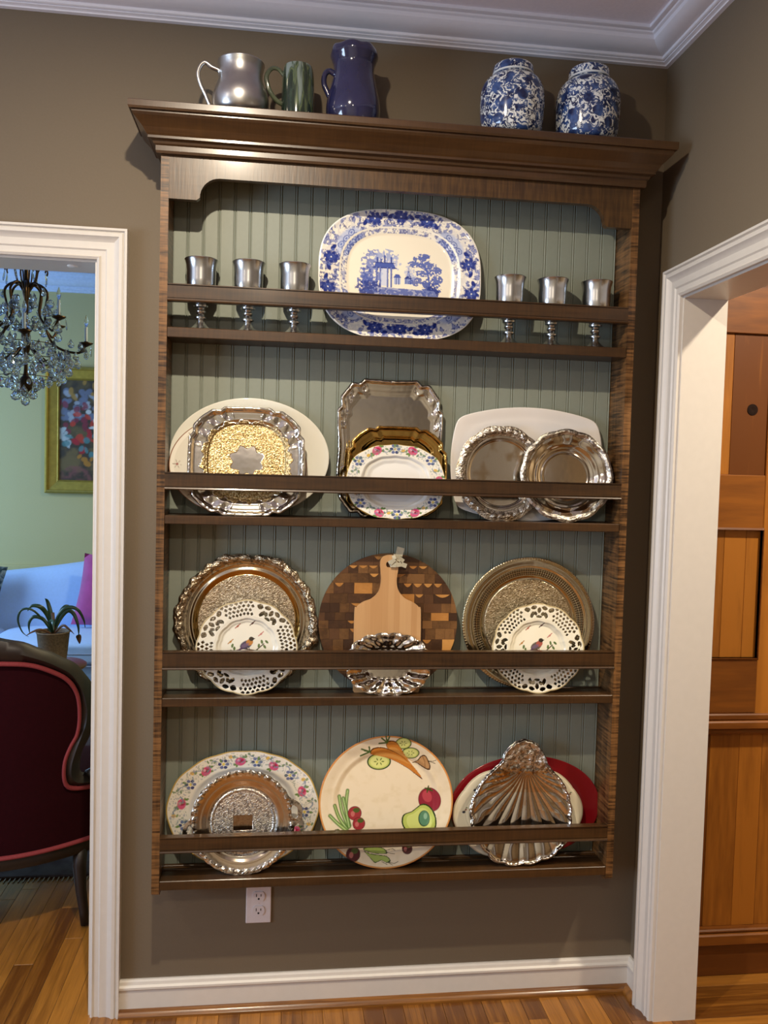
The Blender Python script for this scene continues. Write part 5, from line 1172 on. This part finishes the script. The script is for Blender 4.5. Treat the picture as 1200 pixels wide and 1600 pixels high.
M_pot = plain('woven_basket', '#6b5a48', .8, bump=.5, bscale=120, var=.3)
pot = G().lathe([(.002, 0), (.058, 0), (.064, .02), (.078, .155), (.083, .160), (.080, .165), (.074, .158), (.070, .14), (.002, .14)], -.695, 2.0, .514, 32, cap=False).to('pot', M_pot, pl, auto=40)
G().lathe([(.001, .146), (.073, .145)], -.695, 2.0, .514, 24, cap=False).to('soil', plain('soil', '#2a1c14', .9, var=.4), pl)
M_leaf = plain('dark_strap_leaf', '#27402c', .35, var=.35, bscale=30, coat=.2)
M_leafb = plain('browned_leaf', '#5a3a26', .5, var=.3, bscale=30)
def strap(pts, w_, mat):
    pts = [Vector(p) for p in sc3(pts, 5)]; m = len(pts); g = G(); vs = []
    for i, p in enumerate(pts):
        t_ = (pts[min(m-1, i+1)]-pts[max(0, i-1)]).normalized(); sd = t_.cross(Vector((0, -1, .35))).normalized(); q = i/(m-1); ww = w_*.72*(.35+1.1*math.sin(math.pi*min(1, q*1.02+.06))**.7)*(1-.3*q)
        nn = sd.cross(t_)*.0012; dp = sd.cross(t_)*(-ww*.25)
        vs += [p-sd*ww+nn, p+dp, p+sd*ww+nn, p+sd*ww-nn, p+dp-nn*2, p-sd*ww-nn]
    fs = [(i*6+k, i*6+(k+1) % 6, (i+1)*6+(k+1) % 6, (i+1)*6+k) for i in range(m-1) for k in range(6)]+[(0, 1, 2, 3, 4, 5), tuple((m-1)*6+5-k for k in range(6))]
    return g.add(vs, fs).to('leaf', mat, pl, smooth=True)
cx_, cy_ = -.695, 2.0
for pts_, w_, m_ in (([(0, 0, .66), (-.01, 0, .75), (-.03, .01, .82), (-.04, 0, .84)], .012, 0), ([(0, 0, .68), (.03, -.02, .76), (.07, -.02, .80), (.12, -.02, .79), (.150, -.02, .74), (.158, -.02, .70)], .010, 0), ([(0, 0, .67), (.03, .02, .74), (.06, .03, .775), (.09, .03, .76), (.115, .02, .70), (.118, .02, .64)], .012, 0),
    ([(0, 0, .68), (-.03, 0, .76), (-.06, -.01, .80), (-.10, -.01, .805), (-.12, -.01, .78)], .012, 0), ([(0, 0, .66), (-.05, .02, .73), (-.10, .02, .745), (-.122, .02, .71), (-.118, .02, .66)], .010, 0), ([(0, 0, .67), (-.08, -.03, .78), (-.14, -.03, .79), (-.16, -.03, .74), (-.14, -.03, .68), (-.11, -.03, .655)], .006, 0),
    ([(0, 0, .66), (.05, -.03, .71), (.08, -.04, .70), (.11, -.04, .67)], .007, 1), ([(0, 0, .66), (-.05, -.03, .69), (-.09, -.04, .68), (-.12, -.04, .66)], .006, 1), ([(.115, .02, .655), (.119, .02, .64), (.123, .02, .61)], .014, 1), ([(0, 0, .67), (.02, .05, .76), (.04, .09, .79), (.07, .11, .77)], .010, 0), ([(0, 0, .66), (.0, -.05, .73), (.02, -.09, .74), (.03, -.11, .70)], .010, 0)):
    strap([(cx_+a, cy_+b_, c) for a, b_, c in pts_], w_, (M_leaf, M_leafb)[m_])
G().tube([(cx_, cy_, .655), (cx_+.003, cy_, .70), (cx_-.004, cy_, .77)], .009, 8).to('stem', M_leafb, pl, smooth=True)
# ------------------------------------------------------------------ armchair seen from behind
ACX = -.50
arm_ch = empty('armchair', (ACX, .62, 0), 'burgundy armchair with carved dark wood frame, seen from behind through the doorway', 'armchair')
M_burg = plain('burgundy_velvet', '#250207', .95, bump=.1, bscale=90, var=.12, spec=.12)
M_gimp = plain('red_gimp_braid', '#7c262a', .8, bump=.3, bscale=300, var=.15)
M_mah = wood('mahogany_frame', '#100703', '#241208', 'X', 1., .5, coat=.0)
yb_ = lambda x, o=0.: .34+.15*(x/.32)**2+o if abs(x) < .33 else .34+.15*(.33/.32)**2+(abs(x)-.33)*1.2+o
def mirror(p): return [(-x, z) for x, z in reversed(p)]
inn = [(0, .906), (.071, .904), (.152, .894), (.209, .868), (.256, .831), (.282, .778), (.289, .707), (.283, .648), (.266, .612), (.251, .566), (.250, .508), (.267, .477), (.323, .464), (.372, .462)]
outr = [(0, .984), (.04, .979), (.071, .970), (.104, .962), (.130, .955), (.168, .934), (.20, .918), (.232, .895), (.264, .871), (.288, .835), (.312, .790), (.324, .751), (.326, .719), (.320, .667), (.305, .618), (.288, .580), (.280, .541), (.284, .505), (.325, .492), (.372, .490)]
ic, oc = smooth_curve(inn, 6, False), smooth_curve(outr, 5, False)
def resample(c, n):
    c = np.array(c); d = np.concatenate([[0], np.cumsum(np.hypot(*np.diff(c, axis=0).T))]); u = np.linspace(0, d[-1], n); return list(zip(np.interp(u, d, c[:, 0]), np.interp(u, d, c[:, 1])))
ir, orr = resample(ic, 60), resample(oc, 60)
for sg in (1, -1):
    g = G(); vs = []
    for (xi, zi), (xo, zo) in zip(ir, orr):
        xm, zm = (xi+xo)/2, (zi+zo)/2
        vs += [(ACX+sg*xi, yb_(xi, .030), zi), (ACX+sg*xi, yb_(xi, -.004), zi), (ACX+sg*xm, yb_(xm, -.022), zm), (ACX+sg*xo, yb_(xo, -.006), zo), (ACX+sg*xo, yb_(xo, .030), zo)]
    fs = [(i*5+k, i*5+(k+1) % 5, (i+1)*5+(k+1) % 5, (i+1)*5+k) for i in range(59) for k in range(5)]+[(0, 1, 2, 3, 4), tuple(59*5+4-k for k in range(5))]
    g.add(vs, fs).to('back_frame', M_mah, arm_ch, auto=60)
    # carved cresting: row of small scallops along the top rail
# upholstered back: vertical strips between braid and the lower edge
xs_ = np.linspace(-.372, .372, 73); rows = []
def ztop(x):
    x = abs(x); best = .462
    if x < .289:
        c = [p for p in ir if p[1] > .70]; best = np.interp(x, [p[0] for p in c], [p[1] for p in c])
    return best
NZ = 26; V = []; F = []
for zi in range(NZ+1):
    z = .288+(.905-.288)*zi/NZ
    # half width of the upholstery at this height
    if z < .470: hw = .372
    else:
        c = [p for p in ir if p[0] > .0]; c2 = sorted([(p[1], p[0]) for p in ir if p[1] >= .477]); hw = float(np.interp(z, [q[0] for q in c2], [q[1] for q in c2])) if z > .508 else .262
        if z > .7: hw = float(np.interp(z, [q[0] for q in c2], [q[1] for q in c2]))
    for k in range(41):
        u = -1+2*k/40; x = u*hw; V.append((ACX+x, yb_(x, -.002-.010*(1-u*u)*(1-(2*zi/NZ-1)**2)), z))
F = [(i*41+k, i*41+k+1, (i+1)*41+k+1, (i+1)*41+k) for i in range(NZ) for k in range(40)]
n0 = len(V); V2 = [(x, y+.05, z) for x, y, z in V]; F2 = [tuple(reversed([q+n0 for q in f])) for f in F]
ring_ = [k for k in range(41)]+[i*41+40 for i in range(1, NZ+1)]+[NZ*41+k for k in range(39, -1, -1)]+[i*41 for i in range(NZ-1, 0, -1)]
F3 = [(ring_[i], ring_[(i+1) % len(ring_)], ring_[(i+1) % len(ring_)]+n0, ring_[i]+n0) for i in range(len(ring_))]
G().add(V+V2, F+F2+F3).to('back_upholstery', M_burg, arm_ch, smooth=False, auto=50)
pth = [(x, z) for x, z in ir]
for sg in (1, -1): G().tube([(ACX+sg*x*.985, yb_(x, -.012), z-.004) for x, z in pth], .0085, 8, flat=.7).to('braid', M_gimp, arm_ch, smooth=True)
G().tube([(ACX+x, yb_(x, -.010), .290) for x in np.linspace(-.372, .372, 50)], .0080, 8, flat=.7).to('braid', M_gimp, arm_ch, smooth=True)
g = G(); xs2 = np.linspace(-.380, .380, 49); vs = []
for x in xs2: vs += [(ACX+x, yb_(x, -.006), .284), (ACX+x, yb_(x, -.012), .262), (ACX+x, yb_(x, -.004), .246), (ACX+x, yb_(x, .035), .246), (ACX+x, yb_(x, .035), .284)]
fs = [(i*5+k, i*5+(k+1) % 5, (i+1)*5+(k+1) % 5, (i+1)*5+k) for i in range(48) for k in range(5)]+[(0, 1, 2, 3, 4), tuple(48*5+4-k for k in range(5))]
g.add(vs, fs).to('rear_rail', M_mah, arm_ch, auto=50)
for sg in (1, -1):
    G().tube([(ACX+sg*.285, .480, .262), (ACX+sg*.283, .470, .20), (ACX+sg*.290, .466, .12), (ACX+sg*.300, .464, .05), (ACX+sg*.306, .462, .006)], [.024, .022, .018, .0155, .0155], 8).to('leg', M_mah, arm_ch, smooth=True)
    G().tube([(ACX+sg*.30, 1.02, .285), (ACX+sg*.315, 1.045, .22), (ACX+sg*.30, 1.03, .12), (ACX+sg*.31, 1.05, .006)], [.032, .030, .018, .016], 8).to('leg', M_mah, arm_ch, smooth=True)
    # arm: scrolled wood rest with a padded top
    ar_ = G().tube([(ACX+sg*.31, .47, .50), (ACX+sg*.35, .56, .500), (ACX+sg*.37, .72, .505), (ACX+sg*.37, .86, .49), (ACX+sg*.36, .90, .44), (ACX+sg*.34, .92, .34), (ACX+sg*.33, .98, .27)], [.020, .018, .018, .020, .018, .018, .022], 8).to('armrest', M_mah, arm_ch, smooth=True)
    G().ball((ACX+sg*.345, .70, .520), 1, 16, 8, sc=(.050, .16, .026)).to('arm_pad', M_gimp if False else plain('arm_pad_velvet', '#7a2048', .8, sheen=.4), ar_, off=(ACX, .62, 0), smooth=True)
cushion(G(), ACX-.31, ACX+.31, .46, 1.06, .30, .42, n=10, puff=.02).to('seat', M_burg, arm_ch, smooth=True)
G().box(ACX-.32, ACX+.32, 1.02, 1.07, .24, .31, b=.006).to('front_rail', M_mah, arm_ch)
for sg in (1, -1): G().box(ACX+sg*.325-.02, ACX+sg*.325+.02, .50, 1.04, .24, .31, b=.005).to('side_rail', M_mah, arm_ch)
# ------------------------------------------------------------------ rug
M_rug, nt, b = new_mat('dark_patterned_rug')
tc = nd(nt, 'ShaderNodeTexCoord'); vo = nd(nt, 'ShaderNodeTexVoronoi'); vo.inputs['Scale'].default_value = 9; L(nt, tc.outputs['Object'], vo.inputs['Vector'])
n1 = nd(nt, 'ShaderNodeTexNoise'); n1.inputs['Scale'].default_value = 14; n1.inputs['Detail'].default_value = 4; L(nt, tc.outputs['Object'], n1.inputs['Vector'])
mx = nd(nt, 'ShaderNodeMix', data_type='FLOAT'); mx.inputs[0].default_value = .6; L(nt, vo.outputs['Distance'], mx.inputs[2]); L(nt, n1.outputs['Fac'], mx.inputs[3])
rp = nd(nt, 'ShaderNodeValToRGB'); e = rp.color_ramp.elements; e[0].position = .3; e[0].color = srgb('#1c1210')+(1,); e[1].position = .6; e[1].color = srgb('#463c3c')+(1,); q = e.new(.45); q.color = srgb('#301816')+(1,)
L(nt, mx.outputs[0], rp.inputs['Fac']); L(nt, rp.outputs['Color'], b.inputs['Base Color']); b.inputs['Roughness'].default_value = .95
rug = empty('area_rug', (-1.3, 1.7, 0), 'dark patterned rug on the oak floor under the armchair and side table', 'rug')
G().box(-2.6, -.05, .80, 2.55, .0005, .009, b=.003).to('pile', M_rug, rug)
g = G()
for k in range(150):
    x = -2.59+k*.017; g.box(x, x+.004, .770, .80, .001, .004)
o = g.to('fringe', plain('rug_fringe', '#8c8474', .9), rug); o['kind'] = 'stuff'
